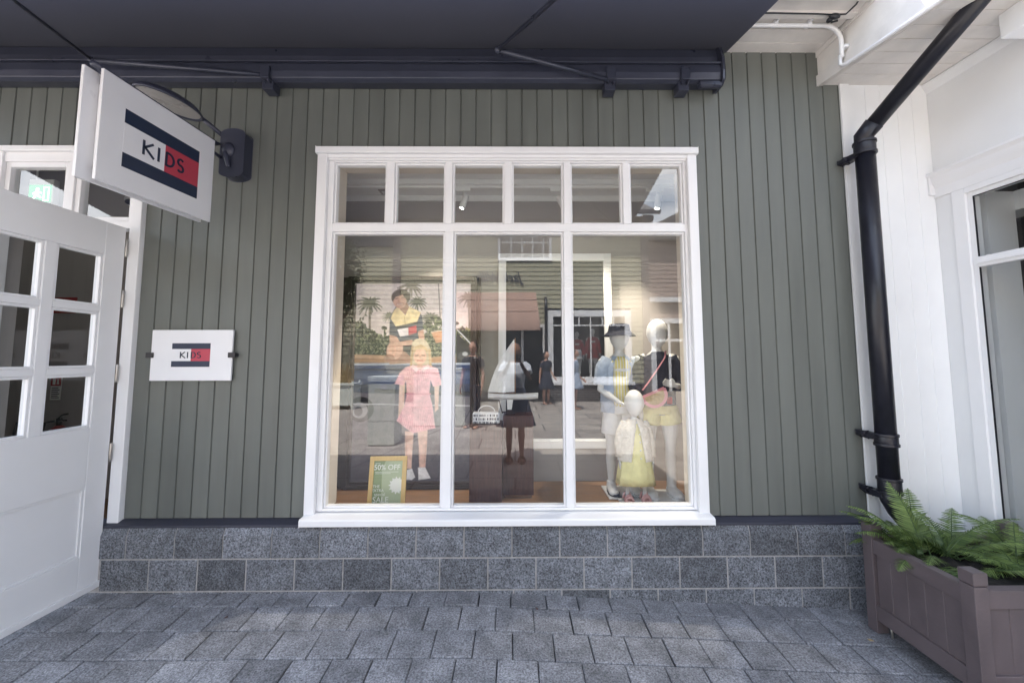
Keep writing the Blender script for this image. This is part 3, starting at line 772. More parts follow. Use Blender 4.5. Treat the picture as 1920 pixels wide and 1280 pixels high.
# ------------------------------------------------------------------ downpipe
dp = thing('downpipe', 'black round downpipe with a slanted top run in front of the white boards', 'pipe', (2.235, -.12, .3))
PXc = 2.236
mb = MB(); mb.loft([(PXc, -.125, .60), (PXc, -.125, 2.75)], .0525, 28); obj('pipe', mb, M['pipe'], dp)
mb = MB(); mb.loft([(PXc, -.125, 2.70), (PXc, -.125, 2.802), (PXc + .024, -.180, 2.858)], .0535, 28); obj('pipe_bend', mb, M['pipe'], dp)
mb = MB(); mb.loft([(PXc + .004, -.134, 2.811), (2.437, -.66, 3.27), (2.462, -.73, 3.33)], .0475, 28); obj('sloping_pipe', mb, M['pipe'], dp)
mb = MB(); mb.loft([(PXc, -.125, .62), (PXc, -.125, .55), (PXc + .03, -.13, .49), (PXc + .19, -.15, .28), (PXc + .20, -.15, .15)], .052, 28); obj('pipe_shoe', mb, M['pipe'], dp)
for z, h in ((2.72, .07), (.897, .058), (.63, .075)):
    mb = MB(); mb.loft([(PXc, -.125, z - h / 2), (PXc, -.125, z + h / 2)], .0575, 28)
    for q in (-1, 1): mb.loft([(PXc, -.125, z + q * h / 2 - .008), (PXc, -.125, z + q * h / 2 + .008)], .0625, 28)
    col_ = obj('socket_collar', mb, M['pipe'], dp, .002)
for z, up in ((2.676, -.0), (.915, .01), (.575, .02)):
    mb = MB(); mb.prism([(PXc - .088, z - .012 + up), (PXc - .052, z - .022), (PXc - .052, z + .022), (PXc - .088, z + .012 + up)], 'y', -.062, -.012)
    mb.prism([(PXc - .07, -.0625), (PXc - .07, -.03), (PXc - .03, -.03), (PXc - .03, -.13), (PXc - .054, -.13)], 'z', z - .018, z + .018)
    mb.loft([(PXc - .078, -.07, z + up), (PXc - .078, -.01, z + up)], .010, 10)
    obj('pipe_clip', mb, M['pipe'], dp, .004)
# ------------------------------------------------------------------ conduit and cable under the eaves
cdt = thing('cable_conduit', 'thin white conduit clipped under the eaves and bent down along the white fascia', 'pipe', (1.8, -.25, 3.45))
mb = MB(); pts = [(-.5, -.245, 3.452), (1.93, -.245, 3.452)] + [(1.93 + .10 * math.sin(R(t)), -.245, 3.352 + .10 * math.cos(R(t))) for t in range(10, 91, 16)] + [(2.03, -.243, 3.30), (2.03, -.242, 3.245)]
mb.loft(pts, .0125, 12)
pts = [(2.025, -.236, 3.262), (2.022, -.236, 3.205), (2.024, -.248, 3.190), (2.03, -.27, 3.183), (2.035, -.45, 3.150), (2.04, -.95, 3.075)]
mb.loft(pts, .0105, 12); obj('conduit_tube', mb, M['white'], cdt)
for p in ((1.62, -.245, 3.452), (1.83, -.245, 3.452)):
    mb = MB(); mb.box(p[0] - .012, p[0] + .012, p[1] - .022, p[1] + .022, p[2] - .004, p[2] + .024); mb.box(p[0] - .006, p[0] + .006, p[1] - .04, p[1] - .0, p[2] + .002, p[2] + .02); obj('saddle_clip', mb, M['white'], cdt, .003)
mb = MB(); mb.box(2.034, 2.064, -.265, -.225, 3.300, 3.318); obj('saddle_clip', mb, M['white'], cdt, .003)
cb = thing('black_cable', 'thin black cable running along the white eaves batten to a taped knot', 'cable', (1.9, -.35, 3.43))
mb = MB(); mb.loft([(1.2, -.352, 3.434), (1.55, -.352, 3.437), (1.80, -.352, 3.433), (1.90, -.350, 3.430)], .0045, 8)
mb.loft([(1.90, -.35, 3.43), (1.97, -.36, 3.425), (2.0, -.40, 3.45), (2.0, -.44, 3.47)], .005, 8)
obj('cable_run', mb, M['black'], cb)
mb = MB(); mb.ell((1.915, -.345, 3.424), (.035, .018, .018), 10, 6); mb.ell((1.90, -.325, 3.418), (.018, .02, .014), 8, 6); mb.loft([(1.90, -.33, 3.42), (1.93, -.30, 3.425), (1.955, -.32, 3.42)], .006, 8)
obj('cable_knot', mb, M['black'], cb)

# ------------------------------------------------------------------ planter
PX0, PX1, PYB, PYF = 1.97, 2.80, -.220, -.788
pt = thing('timber_planter', 'mauve grey timber planter box with square corner posts filled with ferns', 'planter', (2.3, -.57, -.12))
def pz(y): return -.05 * (PYB - y) * .25
S = .062
for (xa, ya) in ((PX0, PYB - S), (PX0, PYF), (PX1 - S, PYB - S), (PX1 - S, PYF)):
    mb = MB(); zb = gz(xa, ya) - .012
    if ya != PYF: zb += .015
    mb.box(xa, xa + S, ya, ya + S, zb, .408)
    mb.box(xa + .004, xa + S - .004, ya + .004, ya + S - .004, .408, .414)
    mb.box(xa - .001, xa + S + .001, ya - .001, ya + S + .001, .414, .466)
    obj('corner_post', mb, M['planter'], pt, .003)
def rail(name, z0, z1, inset, xa, xb, ya, yb):
    mb = MB(); mb.box(xa, xb, ya, yb, z0, z1); return obj(name, mb, M['planter'], pt, .003)
a, b = PYF + S, PYB - S
for z0, z1, nm in ((.315, .392, 'top_rail'), (-.035, .045, 'bottom_rail')):
    rail(nm, z0, z1, 0, PX0 + .004, PX0 + .048, a, b); rail(nm, z0, z1, 0, PX1 - .048, PX1 - .004, a, b)
    rail(nm, z0, z1, 0, PX0 + S, PX1 - S, PYF + .004, PYF + .048); rail(nm, z0, z1, 0, PX0 + S, PX1 - S, PYB - .048, PYB - .004)
def slats(n, mk):
    mb = MB()
    for i in range(n):
        q0, q1 = i / n, (i + 1) / n; mk(mb, q0, q1)
    return mb
def sideslat(mb, q0, q1):
    y1, y0 = b + (a - b) * q0, b + (a - b) * q1
    mb.prism([(PX0 + .032, y0), (PX0 + .022, y0 ), (PX0 + .018, y0 + .004), (PX0 + .018, y1 - .004), (PX0 + .022, y1), (PX0 + .032, y1)], 'z', .045, .315)
obj('side_panel', slats(5, sideslat), M['planter'], pt)
def fslat(mb, q0, q1):
    x0, x1 = PX0 + S + (PX1 - PX0 - 2 * S) * q0, PX0 + S + (PX1 - PX0 - 2 * S) * q1
    mb.prism([(x0, PYF + .032), (x0, PYF + .022), (x0 + .004, PYF + .018), (x1 - .004, PYF + .018), (x1, PYF + .022), (x1, PYF + .032)], 'z', .045, .315)
obj('front_panel', slats(7, fslat), M['planter'], pt)
mb = MB(); mb.box(PX0 + S, PX1 - S, PYB - .03, PYB - .018, .045, .315); mb.box(PX1 - .03, PX1 - .018, a, b, .045, .315); mb.box(PX0 + .033, PX1 - .033, a - .02, b + .02, -.02, -.0)
obj('back_panel', mb, M['planter'], pt)
mb = MB(); nx, ny = 16, 12; rnd = random.Random(2)
vs = [(PX0 + .034 + (PX1 - PX0 - .068) * i / nx, PYF + .034 + (PYB - PYF - .068) * j / ny, .325 + rnd.uniform(-.015, .02)) for j in range(ny + 1) for i in range(nx + 1)]
mb.add(vs, [(j * (nx + 1) + i, j * (nx + 1) + i + 1, (j + 1) * (nx + 1) + i + 1, (j + 1) * (nx + 1) + i) for j in range(ny) for i in range(nx)], True)
obj('soil', mb, M['soil'], pt)
mb = MB(); mb.loft([(PX0 + .05, PYB - .09, -.04), (PX0 + .055, PYB - .092, -.125)], .006, 8); mb.loft([(PX0 + .055, PYB - .092, -.118), (PX0 + .055, PYB - .092, -.128)], .02, 10)
obj('levelling_foot', mb, M['steel'], pt)

def frond(mb, p0, az, el, L, droop, rnd, twist=0, wmax=.075, dark=0):
    """one arching fern frond: a rachis carrying toothed leaflets down both sides"""
    n = 30; p = Vector(p0); d = Vector((math.cos(az) * math.cos(el), math.sin(az) * math.cos(el), math.sin(el)))
    pts = [p.copy()]; e_ = el
    for i in range(n):
        e_ -= droop / n * (.4 + 1.2 * i / n); az += twist / n
        d = Vector((math.cos(az) * math.cos(e_), math.sin(az) * math.cos(e_), math.sin(e_))); p = p + d * L / n; pts.append(p.copy())
    mb.tone = .25; mb.loft(pts, [.0032 * (1 - .8 * i / n) + .0004 for i in range(n + 1)], 5)
    for i in range(3, n + 1):
        s = i / n; t = (pts[i] - pts[i - 1]).normalized(); up = Vector((0, 0, 1)); sd = t.cross(up)
        if sd.length < .05: sd = Vector((1, 0, 0))
        sd.normalize(); nn = sd.cross(t).normalized()
        w_ = wmax * (min(1, (s - .02) * 4.5)) * (1 - s ** 2.2) ** .8 + .006
        for q in (-1, 1):
            l_ = w_ * rnd.uniform(.85, 1.08); dirv = (sd * q * math.cos(R(24)) + t * math.sin(R(24)) - nn * rnd.uniform(.05, .35)).normalized()
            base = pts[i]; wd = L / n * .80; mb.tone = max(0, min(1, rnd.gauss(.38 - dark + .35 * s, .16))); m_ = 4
            lt = []; rt = []
            for k in range(1, m_):
                f = k / m_; wk = wd * (1 - f) ** .55 * (1.0 if k % 2 else .8) * .62
                c_ = base + dirv * l_ * f - nn * l_ * .18 * f * f + t * l_ * .10 * f * f
                lt.append(c_ - t * wk); rt.append(c_ + t * wk)
            tip = base + dirv * l_ - nn * l_ * .2 + t * l_ * .12
            vs = [base - t * wd * .45] + lt + [tip] + rt[::-1] + [base + t * wd * .45]
            K = len(vs); fs = []
            for k in range(m_): fs.append((k, k + 1, K - 2 - k, K - 1 - k) if k < m_ - 1 else (k, k + 1, K - 1 - k))
            mb.add(vs, fs)
    mb.tone = 1.0
ferns = [((2.12, -.36, .33), 'dark leaning fern at the left back corner of the planter, over the pipe foot', 21, 13, (40, 230), 0.0, .30),
         ((2.30, -.36, .33), 'tallest upright fern in the middle of the planter', 22, 14, (-30, 210), 0.05, .32),
         ((2.48, -.56, .33), 'low spreading fern behind the front corner post of the planter', 23, 15, (-60, 200), -.15, .24),
         ((2.66, -.36, .33), 'bright fern at the right end of the planter below the side window', 24, 15, (0, 360), -.08, .28),
         ((2.20, -.56, .31), 'dense dark fern low along the left rail of the planter', 25, 9, (10, 350), .10, .17)]
for loc, lab, seed, nf, (a0, a1), dk, L0 in ferns:
    rnd = random.Random(seed); ft = thing('fern', lab, 'fern', loc, 'ferns in the planter')
    mb = MB()
    for k in range(nf):
        az_ = R(a0 + (a1 - a0) * (k + rnd.uniform(-.3, .3)) / nf); el_ = R(rnd.uniform(25, 72)); L = L0 * rnd.uniform(.75, 1.1)
        if loc[0] in (2.20, 2.48): el_ = R(rnd.uniform(20, 55)); L *= .9
        o_ = Vector(loc) + Vector((rnd.uniform(-.04, .04), rnd.uniform(-.04, .04), 0))
        frond(mb, o_, az_, el_, L, R(rnd.uniform(50, 100)), rnd, R(rnd.uniform(-25, 25)), rnd.uniform(.05, .075), dk)
    if loc[0] == 2.30:
        frond(mb, (2.16, -.38, .34), R(100), R(80), .38, R(35), rnd, 0, .095, -.15); frond(mb, (2.14, -.36, .34), R(50), R(72), .38, R(50), rnd, 0, .085, -.05); frond(mb, (2.20, -.38, .34), R(80), R(66), .36, R(55), rnd, 0, .085, -.1)
        frond(mb, (2.26, -.40, .36), R(-22), R(60), .40, R(64), rnd, R(10), .04, .1)
        frond(mb, (2.32, -.38, .34), R(-30), R(42), .32, R(50), rnd, R(10), .055, -.05)
    if loc[0] == 2.12:
        frond(mb, (2.15, -.36, .35), R(200), R(70), .30, R(85), rnd, 0, .07, .0)
        frond(mb, (2.18, -.44, .34), R(215), R(42), .25, R(70), rnd, 0, .07, .0); frond(mb, (2.12, -.34, .35), R(150), R(66), .34, R(70), rnd, 0, .07, -.1)
    if loc[0] == 2.66:
        frond(mb, (2.38, -.58, .36), R(-20), R(25), .34, R(40), rnd, 0, .06, -.35); frond(mb, (2.34, -.56, .36), R(-60), R(30), .24, R(50), rnd, 0, .06, -.35)
        frond(mb, (2.56, -.46, .36), R(40), R(50), .30, R(60), rnd, 0, .055, -.2)
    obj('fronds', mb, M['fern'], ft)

# ------------------------------------------------------------------ figures
def hand(mb, wr, dv, nv, L, curl=.5, th=1):
    """palm and five bent fingers; dv = direction the hand points, nv = palm normal, th = side of the thumb"""
    wr = Vector(wr); dv = Vector(dv).normalized(); nv = (Vector(nv) - Vector(nv).dot(dv) * dv).normalized(); sd = dv.cross(nv).normalized()
    pl = L * .50; k = L / .17
    mb.loft([wr - dv * L * .08, wr + dv * pl * .4, wr + dv * pl], [(.018 * k, .014 * k), (.030 * k, .013 * k), (.034 * k, .011 * k)], 10, ref=nv)
    for i, fl in enumerate((.40, .48, .45, .36)):
        b = wr + dv * pl * .93 + sd * (i - 1.5) * .018 * k; d = dv.copy(); pts = [b]
        for j in range(3):
            d = (d * math.cos(curl * (.5 + .35 * j)) + nv * math.sin(curl * (.5 + .35 * j))).normalized(); pts.append(pts[-1] + d * L * fl / 3)
        mb.loft(pts, [.0078 * k, .0072 * k, .0066 * k, .005 * k], 8, ref=sd)
    b = wr + dv * pl * .25 + sd * th * .026 * k; d = (dv * .75 + sd * th * .6).normalized()
    mb.loft([b, b + d * L * .17, b + d * L * .17 + (dv * .9 + nv * .4).normalized() * L * .16], [.011 * k, .009 * k, .007 * k], 8, ref=nv)
def figure(H, hf, arms, legx=.055, wd=1.0, face=False, headyaw=0, feet=True, hl=.105):
    """body as one skin: H total height, hf head height share; facing -Y, origin at the soles"""
    mb = MB(); sh = (1 - hf - .045) * H; hip = .485 * H * (1 - .25 * (hf - .14)); w_ = wd * H
    wa = hip + (sh - hip) * .42
    mb.loft([(0, 0, hip - .03 * H), (0, 0, hip + .03 * H), (0, 0, wa), (0, -.005 * H, (wa + sh) / 2 + .02 * H), (0, 0, sh - .02 * H), (0, 0, sh + .012 * H), (0, 0, sh + .03 * H)],
            [(.075 * w_, .055 * w_), (.088 * w_, .062 * w_), (.070 * w_, .050 * w_), (.085 * w_, .060 * w_), (.098 * w_, .050 * w_), (.050 * w_, .036 * w_), (.028 * H, .028 * H)], 18)
    mb.loft([(0, .004 * H, sh), (0, .0, sh + .06 * H)], [.030 * H, .027 * H], 12)
    hz = H * (1 - hf * .5); hr = hf * H
    def egg(v): return (v.x * (1 - .22 * max(0, -v.z)), v.y * (1.0 - .12 * max(0, -v.z)) - .04 * max(0, -v.z), v.z)
    q = Matrix.Rotation(headyaw, 3, 'Z')
    mb.ell((0, -.012 * H, hz), (hr * .365, hr * .43, hr * .505), 20, 14, q, egg)
    if face:
        mb.ell((0, -.012 * H - hr * .43, hz - hr * .06), (hr * .055, hr * .07, hr * .10), 8, 6)
        for s in (-1, 1): mb.ell((s * hr * .37, 0, hz - hr * .03), (hr * .04, hr * .07, hr * .11), 8, 6)
        mb.ell((0, -.012 * H - hr * .37, hz - hr * .26), (hr * .13, hr * .05, hr * .035), 8, 6)
    for s in (-1, 1):
        x = s * legx * H
        mb.loft([(x * .85, 0, hip + .01 * H), (x, -.004 * H, hip * .78), (x * 1.0, -.006 * H, .285 * H), (x, .0, .255 * H), (x * 1.02, .008 * H, .19 * H), (x * 1.05, .006 * H, .06 * H), (x * 1.05, .004 * H, .03 * H)],
                [.052 * H, .046 * H, .031 * H, .029 * H, .030 * H, .019 * H, .019 * H], 12)
        if feet: mb.loft([(x * 1.05, .022 * H, .016 * H), (x * 1.08, -.02 * H, .017 * H), (x * 1.18, -.075 * H, .012 * H), (x * 1.2, -.09 * H, .009 * H)], [(.018 * H, .016 * H), (.022 * H, .018 * H), (.025 * H, .011 * H), (.016 * H, .008 * H)], 12, ref=(0, 0, 1))
    for s, arm in zip((-1, 1), arms):
        S_ = Vector((s * .092 * w_, 0, sh - .012 * H)); E_ = Vector(arm[0]) * H; W_ = Vector(arm[1]) * H
        mb.loft([S_ + Vector((-s * .02 * H, 0, 0)), S_ + Vector((s * .008 * H, 0, -.008 * H)), S_.lerp(E_, .5), E_, E_.lerp(W_, .35), W_], [.026 * H, .030 * H, .025 * H, .020 * H, .021 * H, .0135 * H], 12)
        hand(mb, W_, arm[2], arm[3], hl * H, arm[4] if len(arm) > 4 else .35, s * (1 if arm[3][1] < 0 else -1))
    return mb, dict(sh=sh, hip=hip, wa=wa, hz=hz, hr=hr)
def place(mb, loc, yaw=0): return mb.xf(Matrix.Translation(loc) @ Matrix.Rotation(yaw, 4, 'Z'))
def sleeve(mb, d, H, w_, s, arm, f=1.0, r=(.040, .036, .034), end=1.0):
    S_ = Vector((s * .088 * w_, 0, d['sh'] - .012 * H)); E_ = Vector(arm[0]) * H; W_ = Vector(arm[1]) * H
    if f <= 1: pts = [S_ + Vector((-s * .02 * H, 0, .0)), S_.lerp(E_, .3 * f), S_.lerp(E_, f)]; rr = [r[0] * H, r[1] * H, r[2] * H]
    else: pts = [S_ + Vector((-s * .02 * H, 0, .0)), S_.lerp(E_, .5), E_, E_.lerp(W_, (f - 1))]; rr = [r[0] * H, r[1] * H, r[1] * H * .95, r[2] * H]
    mb.loft(pts, rr, 14)
def skirt(mb, z0, z1, r0, r1, folds=9, amp=.05, seg=72, cy=0, thick=.006):
    """gathered cloth tube from waist z1 down to hem z0"""
    n = 8; vs = []; fs = []
    for side in (0, 1):
        for i in range(n + 1):
            t = i / n; z = z1 + (z0 - z1) * t; a = r1[0] + (r0[0] - r1[0]) * t ** .9; b = r1[1] + (r0[1] - r1[1]) * t ** .9
            for k in range(seg):
                ph = 2 * math.pi * k / seg; q = 1 + amp * t * math.sin(folds * ph + 1.3 * math.sin(2 * ph)) + amp * .4 * t * math.sin(2.3 * folds * ph)
                vs.append(((a * q - thick * side) * math.cos(ph), cy + (b * q - thick * side) * math.sin(ph), z + .004 * math.sin(3 * ph) * t))
    N = (n + 1) * seg
    for i in range(n):
        for k in range(seg):
            a = i * seg + k; b = i * seg + (k + 1) % seg; fs.append((a, a + seg, b + seg, b)); fs.append((N + a, N + b, N + b + seg, N + a + seg))
    for k in range(seg): a = n * seg + k; b = n * seg + (k + 1) % seg; fs.append((a, N + a, N + b, b)); a = k; b = (k + 1) % seg; fs.append((a, b, N + b, N + a))
    mb.add(vs, fs, True)

FZ = .34
# left mannequin: bucket hat, open pale blue shirt over yellow stripes, white shorts
HA = 1.31; LA = (.835, .66, FZ + .012)
armsA = (((-.125, -.03, .60), (-.035, -.12, .535), (.8, -.5, -.45), (0, -.4, -1), .3), ((.125, .01, .60), (.12, -.03, .47), (0, -.1, -1), (-1, 0, 0), .3))
mA = thing('mannequin', 'white child mannequin in navy bucket hat and open pale blue shirt', 'mannequin', LA, 'child mannequins in the shop window')
b, d = figure(HA, .165, armsA, .06, feet=False); bo = remesh(obj('body', place(b, LA), M['mannequin'], mA), .0055)
mb = MB(); mb.loft([(0, 0, d['hip'] - .0), (0, 0, d['wa'] + .02), (0, 0, d['sh'] - .03), (0, 0, d['sh'] + .012)], [(.094 * HA, .070 * HA), (.088 * HA, .064 * HA), (.095 * HA, .062 * HA), (.045 * HA, .04 * HA)], 28)
obj('striped_top', place(mb, LA), M['ystripe'], mA)
mb = MB(); w = HA
for s in (-1, 1):
    # each half of the open shirt
    n = 10; vs = []; fs = []
    for j in range(2):
        for i in range(n + 1):
            t = i / n
            z = (d['sh'] + .015) * (1 - t) + (d['hip'] - .02) * t
            ra, rb = (.050 + .068 * min(1, t * 5)) * w, (.046 + .028 * min(1, t * 5) + .012 * t) * w
            for k in range(15):
                ph = R(-90 + 26 * s + s * (204 - 40) * 0) if False else 0
                a_ = R(-62 + (62 + 90) * k / 14); x = s * math.cos(a_) * (ra - .004 * j); y = math.sin(a_) * (rb - .004 * j) * 1.02
                vs.append((x + s * .004 * math.sin(i * 1.9 + k), y, z))
    N = (n + 1) * 15
    for i in range(n):
        for k in range(14):
            a = i * 15 + k; fs += [(a, a + 1, a + 16, a + 15), (N + a, N + a + 15, N + a + 16, N + a + 1)]
    mb.add(vs, fs, True); sleeve(mb, d, HA, w, s, armsA[0 if s < 0 else 1], .85, (.046, .050, .050))
obj('open_shirt', place(mb, LA), M['bluecloth'], mA)
mb = MB(); mb.loft([(0, 0, d['hip'] + .045), (0, 0, d['hip'] - .03)], [(.094 * HA, .068 * HA), (.100 * HA, .074 * HA)], 24)
for s in (-1, 1): mb.loft([(s * .045 * HA, 0, d['hip'] + .01), (s * .058 * HA, 0, .335 * HA)], [(.056 * HA, .062 * HA), (.060 * HA, .060 * HA)], 20)
remesh(obj('white_shorts', place(mb, LA), M['whitecloth'], mA), .007, 2)
mb = MB(); hz, hr = d['hz'] + .035 * HA * .6, d['hr']
prof = [(.0, .36), (.30, .355), (.36, .33), (.375, .28), (.405, .10), (.43, .05), (.60, -.09), (.605, -.105), (.42, .02)]
vs = [(r_ * hr * math.cos(2 * math.pi * k / 32), -.012 * HA + r_ * hr * 1.12 * math.sin(2 * math.pi * k / 32), hz + h_ * hr + .0) for r_, h_ in prof for k in range(32)]
mb.add(vs, [(i * 32 + k, i * 32 + (k + 1) % 32, (i + 1) * 32 + (k + 1) % 32, (i + 1) * 32 + k) for i in range(len(prof) - 1) for k in range(32)], True)
obj('bucket_hat', place(mb, LA), M['denim'], mA)
def shoe(parent, nm, m, m2, loc, x, H, hi, yaw=0, w_=1.0):
    """rubber soled shoe, hi = shaft height"""
    mb = MB(); mb.loft([(x, .045 * H, .022 * H), (x, .0, .026 * H), (x * 1.06, -.05 * H, .022 * H), (x * 1.1, -.09 * H, .017 * H), (x * 1.1, -.105 * H, .013 * H)], [(.022 * H, .022 * H), (.028 * H * w_, .028 * H), (.032 * H * w_, .022 * H), (.028 * H * w_, .016 * H), (.014 * H, .009 * H)], 14, ref=(0, 0, 1))
    mb.loft([(x, .012 * H, .02 * H), (x, .010 * H, hi * H)], [(.026 * H, .030 * H), (.027 * H, .027 * H)], 14)
    s_ = remesh(obj(nm, place(mb, loc, yaw), m, parent), .005, 2)
    mb = MB(); pl = [(x + .031 * H * w_ * math.cos(t) * (1.12 if math.sin(t) < 0 else .95), -.028 * H + .085 * H * math.sin(t)) for t in [2 * math.pi * k / 20 for k in range(20)]]
    mb.prism(pl, 'z', 0, .012 * H); obj('sole', place(mb, loc, yaw), m2, s_, .002)
for s in (-1, 1): shoe(mA, 'sneaker', M['whitecloth'], M['denim'] if s < 0 else M['whitecloth'], LA, s * .062 * HA, HA, .06)
mb = MB(); mb.box(.70, 1.00, .50, .80, FZ + .0005, FZ + .011); mb.loft([(.745, .58, FZ + .01), (.745, .58, FZ + .07)], .007, 8); obj('base_plate', mb, M['mannequin'], mA, .002)
# right mannequin: bald, navy jacket, yellow shorts, white boots
HB = 1.335; LB = (1.105, .56, FZ + .012)
armsB = (((-.135, .0, .61), (-.115, -.035, .475), (.1, -.1, -1), (0, -1, 0), .25), ((.145, -.02, .60), (.055, -.125, .625), (-.9, -.2, .25), (0, -1, 0), .3))
mB = thing('mannequin', 'bald white child mannequin in navy denim jacket and yellow shorts, rightmost in the window', 'mannequin', LB, 'child mannequins in the shop window')
b, d = figure(HB, .165, armsB, .062, feet=False, headyaw=.15); remesh(obj('body', place(b, LB), M['mannequin'], mB), .0055)
mb = MB(); mb.loft([(0, 0, d['hip'] + .03), (0, 0, d['wa'] + .03), (0, 0, d['sh'] - .03), (0, 0, d['sh'] + .010), (0, 0, d['sh'] + .03)], [(.100 * HB, .075 * HB), (.100 * HB, .072 * HB), (.108 * HB, .068 * HB), (.052 * HB, .046 * HB), (.036 * HB, .036 * HB)], 28)
sleeve(mb, d, HB, HB * 1.05, -1, armsB[0], 1.75, (.042, .040, .032)); sleeve(mb, d, HB, HB * 1.05, 1, armsB[1], 1.7, (.042, .040, .032))
remesh(obj('denim_jacket', place(mb, LB), M['denim'], mB), .006, 2)
mb = MB(); mb.loft([(0, 0, d['hip'] + .06), (0, 0, d['hip'] - .03)], [(.098 * HB, .070 * HB), (.106 * HB, .076 * HB)], 24)
for s in (-1, 1): mb.loft([(s * .05 * HB, 0, d['hip'] + .01), (s * .064 * HB, 0, .40 * HB)], [(.060 * HB, .064 * HB), (.066 * HB, .066 * HB)], 20)
remesh(obj('yellow_shorts', place(mb, LB), M['yellow'], mB), .006, 2)
mb = MB(); mb.box(.03, .07, -.105, -.085, d['hip'] + .05, d['hip'] + .10); obj('red_pocket_tag', place(mb, LB), M['redcloth'], mB, .004)
for s in (-1, 1): shoe(mB, 'white_boot', M['whitecloth'], M['whitecloth'], LB, s * .066 * HB, HB, .15, w_=1.1)
mb = MB(); mb.box(.94, 1.27, .40, .70, FZ + .0005, FZ + .011); obj('base_plate', mb, M['mannequin'], mB, .002)
bag = thing('crossbody_bag', 'small pink half round bag with woven tan front worn across the right mannequin', 'bag', (1.03, .40, 1.06))
pl = [(.085 * math.cos(R(t)), -.085 * math.sin(R(t)) * .95) for t in range(0, 181, 12)] + [(-.086, .012), (.086, .012)]
rt = Matrix.Translation((1.02, .415, 1.115)) @ Matrix.Rotation(R(-8), 4, 'Z') @ Matrix.Rotation(R(-24), 4, 'Y')
mb = MB(); mb.prism(pl, 'y', -.032, .032); obj('bag_body', mb.xf(rt), M['pink'], bag, .01)
mb = MB(); mb.prism([(p[0] * .82, p[1] * .82) for p in pl], 'y', -.037, -.0325); obj('woven_panel', mb.xf(rt), M['tan'], bag, .002)
mb = MB(); st = [(.945, .43, 1.15), (.99, .445, 1.20), (1.06, .455, 1.29), (1.13, .475, 1.385), (1.16, .53, 1.435), (1.165, .60, 1.42), (1.10, .665, 1.30), (1.03, .63, 1.18), (1.09, .47, 1.13)]
mb.loft(st, [(.004, .014)] * len(st), 8, ref=(0, -1, 0)); obj('pink_strap', mb, M['pink'], bag)
# smallest mannequin: cream cardigan, yellow dress, pink sandals
HC = .80; LC = (.882, .445, FZ + .012)
armsC = (((-.140, .005, .52), (-.150, -.02, .37), (0, -.1, -1), (1, 0, 0), .3), ((.140, .005, .52), (.150, -.02, .37), (0, -.1, -1), (-1, 0, 0), .3))
mC = thing('mannequin', 'smallest white mannequin, toddler sized, in cream cardigan and yellow dress, front of the group', 'mannequin', LC, 'child mannequins in the shop window')
b, d = figure(HC, .245, armsC, .075, 1.12, feet=False, hl=.12); remesh(obj('body', place(b, LC), M['mannequin'], mC), .005)
mb = MB(); skirt(mb, .155 * HC, d['sh'] - .01, (.178 * HC, .125 * HC), (.085 * HC, .070 * HC), 7, .04)
obj('yellow_dress', place(mb, LC), M['yellow'], mC)
mb = MB(); w = HC * 1.10
for s in (-1, 1):
    n = 10; vs = []; fs = []
    for j in range(2):
        for i in range(n + 1):
            t = i / n; z = (d['sh'] + .02) * (1 - t) + .365 * HC * t; q = min(1, t * 4.5)
            ra, rb = (.05 + .068 * q + .030 * t) * w, (.045 + .045 * q + .02 * t) * w
            a0 = -86 + 20 * t * (1 if t > .25 else .4)
            for k in range(15):
                a_ = R(a0 + (90 - a0) * k / 14); vs.append((s * math.cos(a_) * (ra - .004 * j), math.sin(a_) * (rb - .004 * j), z + .003 * math.sin(k * 1.7)))
    N = (n + 1) * 15
    for i in range(n):
        for k in range(14): a = i * 15 + k; fs += [(a, a + 1, a + 16, a + 15), (N + a, N + a + 15, N + a + 16, N + a + 1)]
    for i in range(n): a = i * 15; fs.append((a, a + 15, N + a + 15, N + a))
    mb.add(vs, fs, True); sleeve(mb, d, HC, w, s, armsC[0 if s < 0 else 1], 1.85, (.050, .052, .040))
cg = obj('cardigan', place(mb, LC), M['cream'], mC)
for k in range(5):
    q = MB(); q.ell((.006, -.125 * HC - .012 * k * .5, d['sh'] - .02 - .055 * k), (.006, .004, .006), 8, 5); obj('button', place(q, LC), M['whitecloth'], cg)
for s in (-1, 1):
    x = s * .078 * HC; mb = MB()
    pl = [(x + .034 * HC * math.cos(t), -.028 * HC + .082 * HC * math.sin(t)) for t in [2 * math.pi * k / 20 for k in range(20)]]
    mb.prism(pl, 'z', 0, .02 * HC)
    for yy, hh in ((-.075, .035), (-.045, .048), (.02, .06)): mb.loft([(x + .034 * HC * math.cos(R(t)), yy * HC, .015 * HC + hh * HC * math.sin(R(t))) for t in range(0, 181, 20)], [(.010 * HC, .006 * HC)] * 10, 8, ref=(0, 1, 0))
    mb.loft([(x, .03 * HC, .03 * HC), (x, -.06 * HC, .03 * HC)], [.024 * HC, .022 * HC], 10, ref=(0, 0, 1))
    obj('pink_sandal', place(mb, LC), M['pink'] if False else mat('soft pink sandal', (.66, .38, .36), .6, .03), mC)
mb = MB(); mb.box(.76, 1.0, .335, .55, FZ + .0005, FZ + .011); obj('base_plate', mb, M['mannequin'], mC, .002)

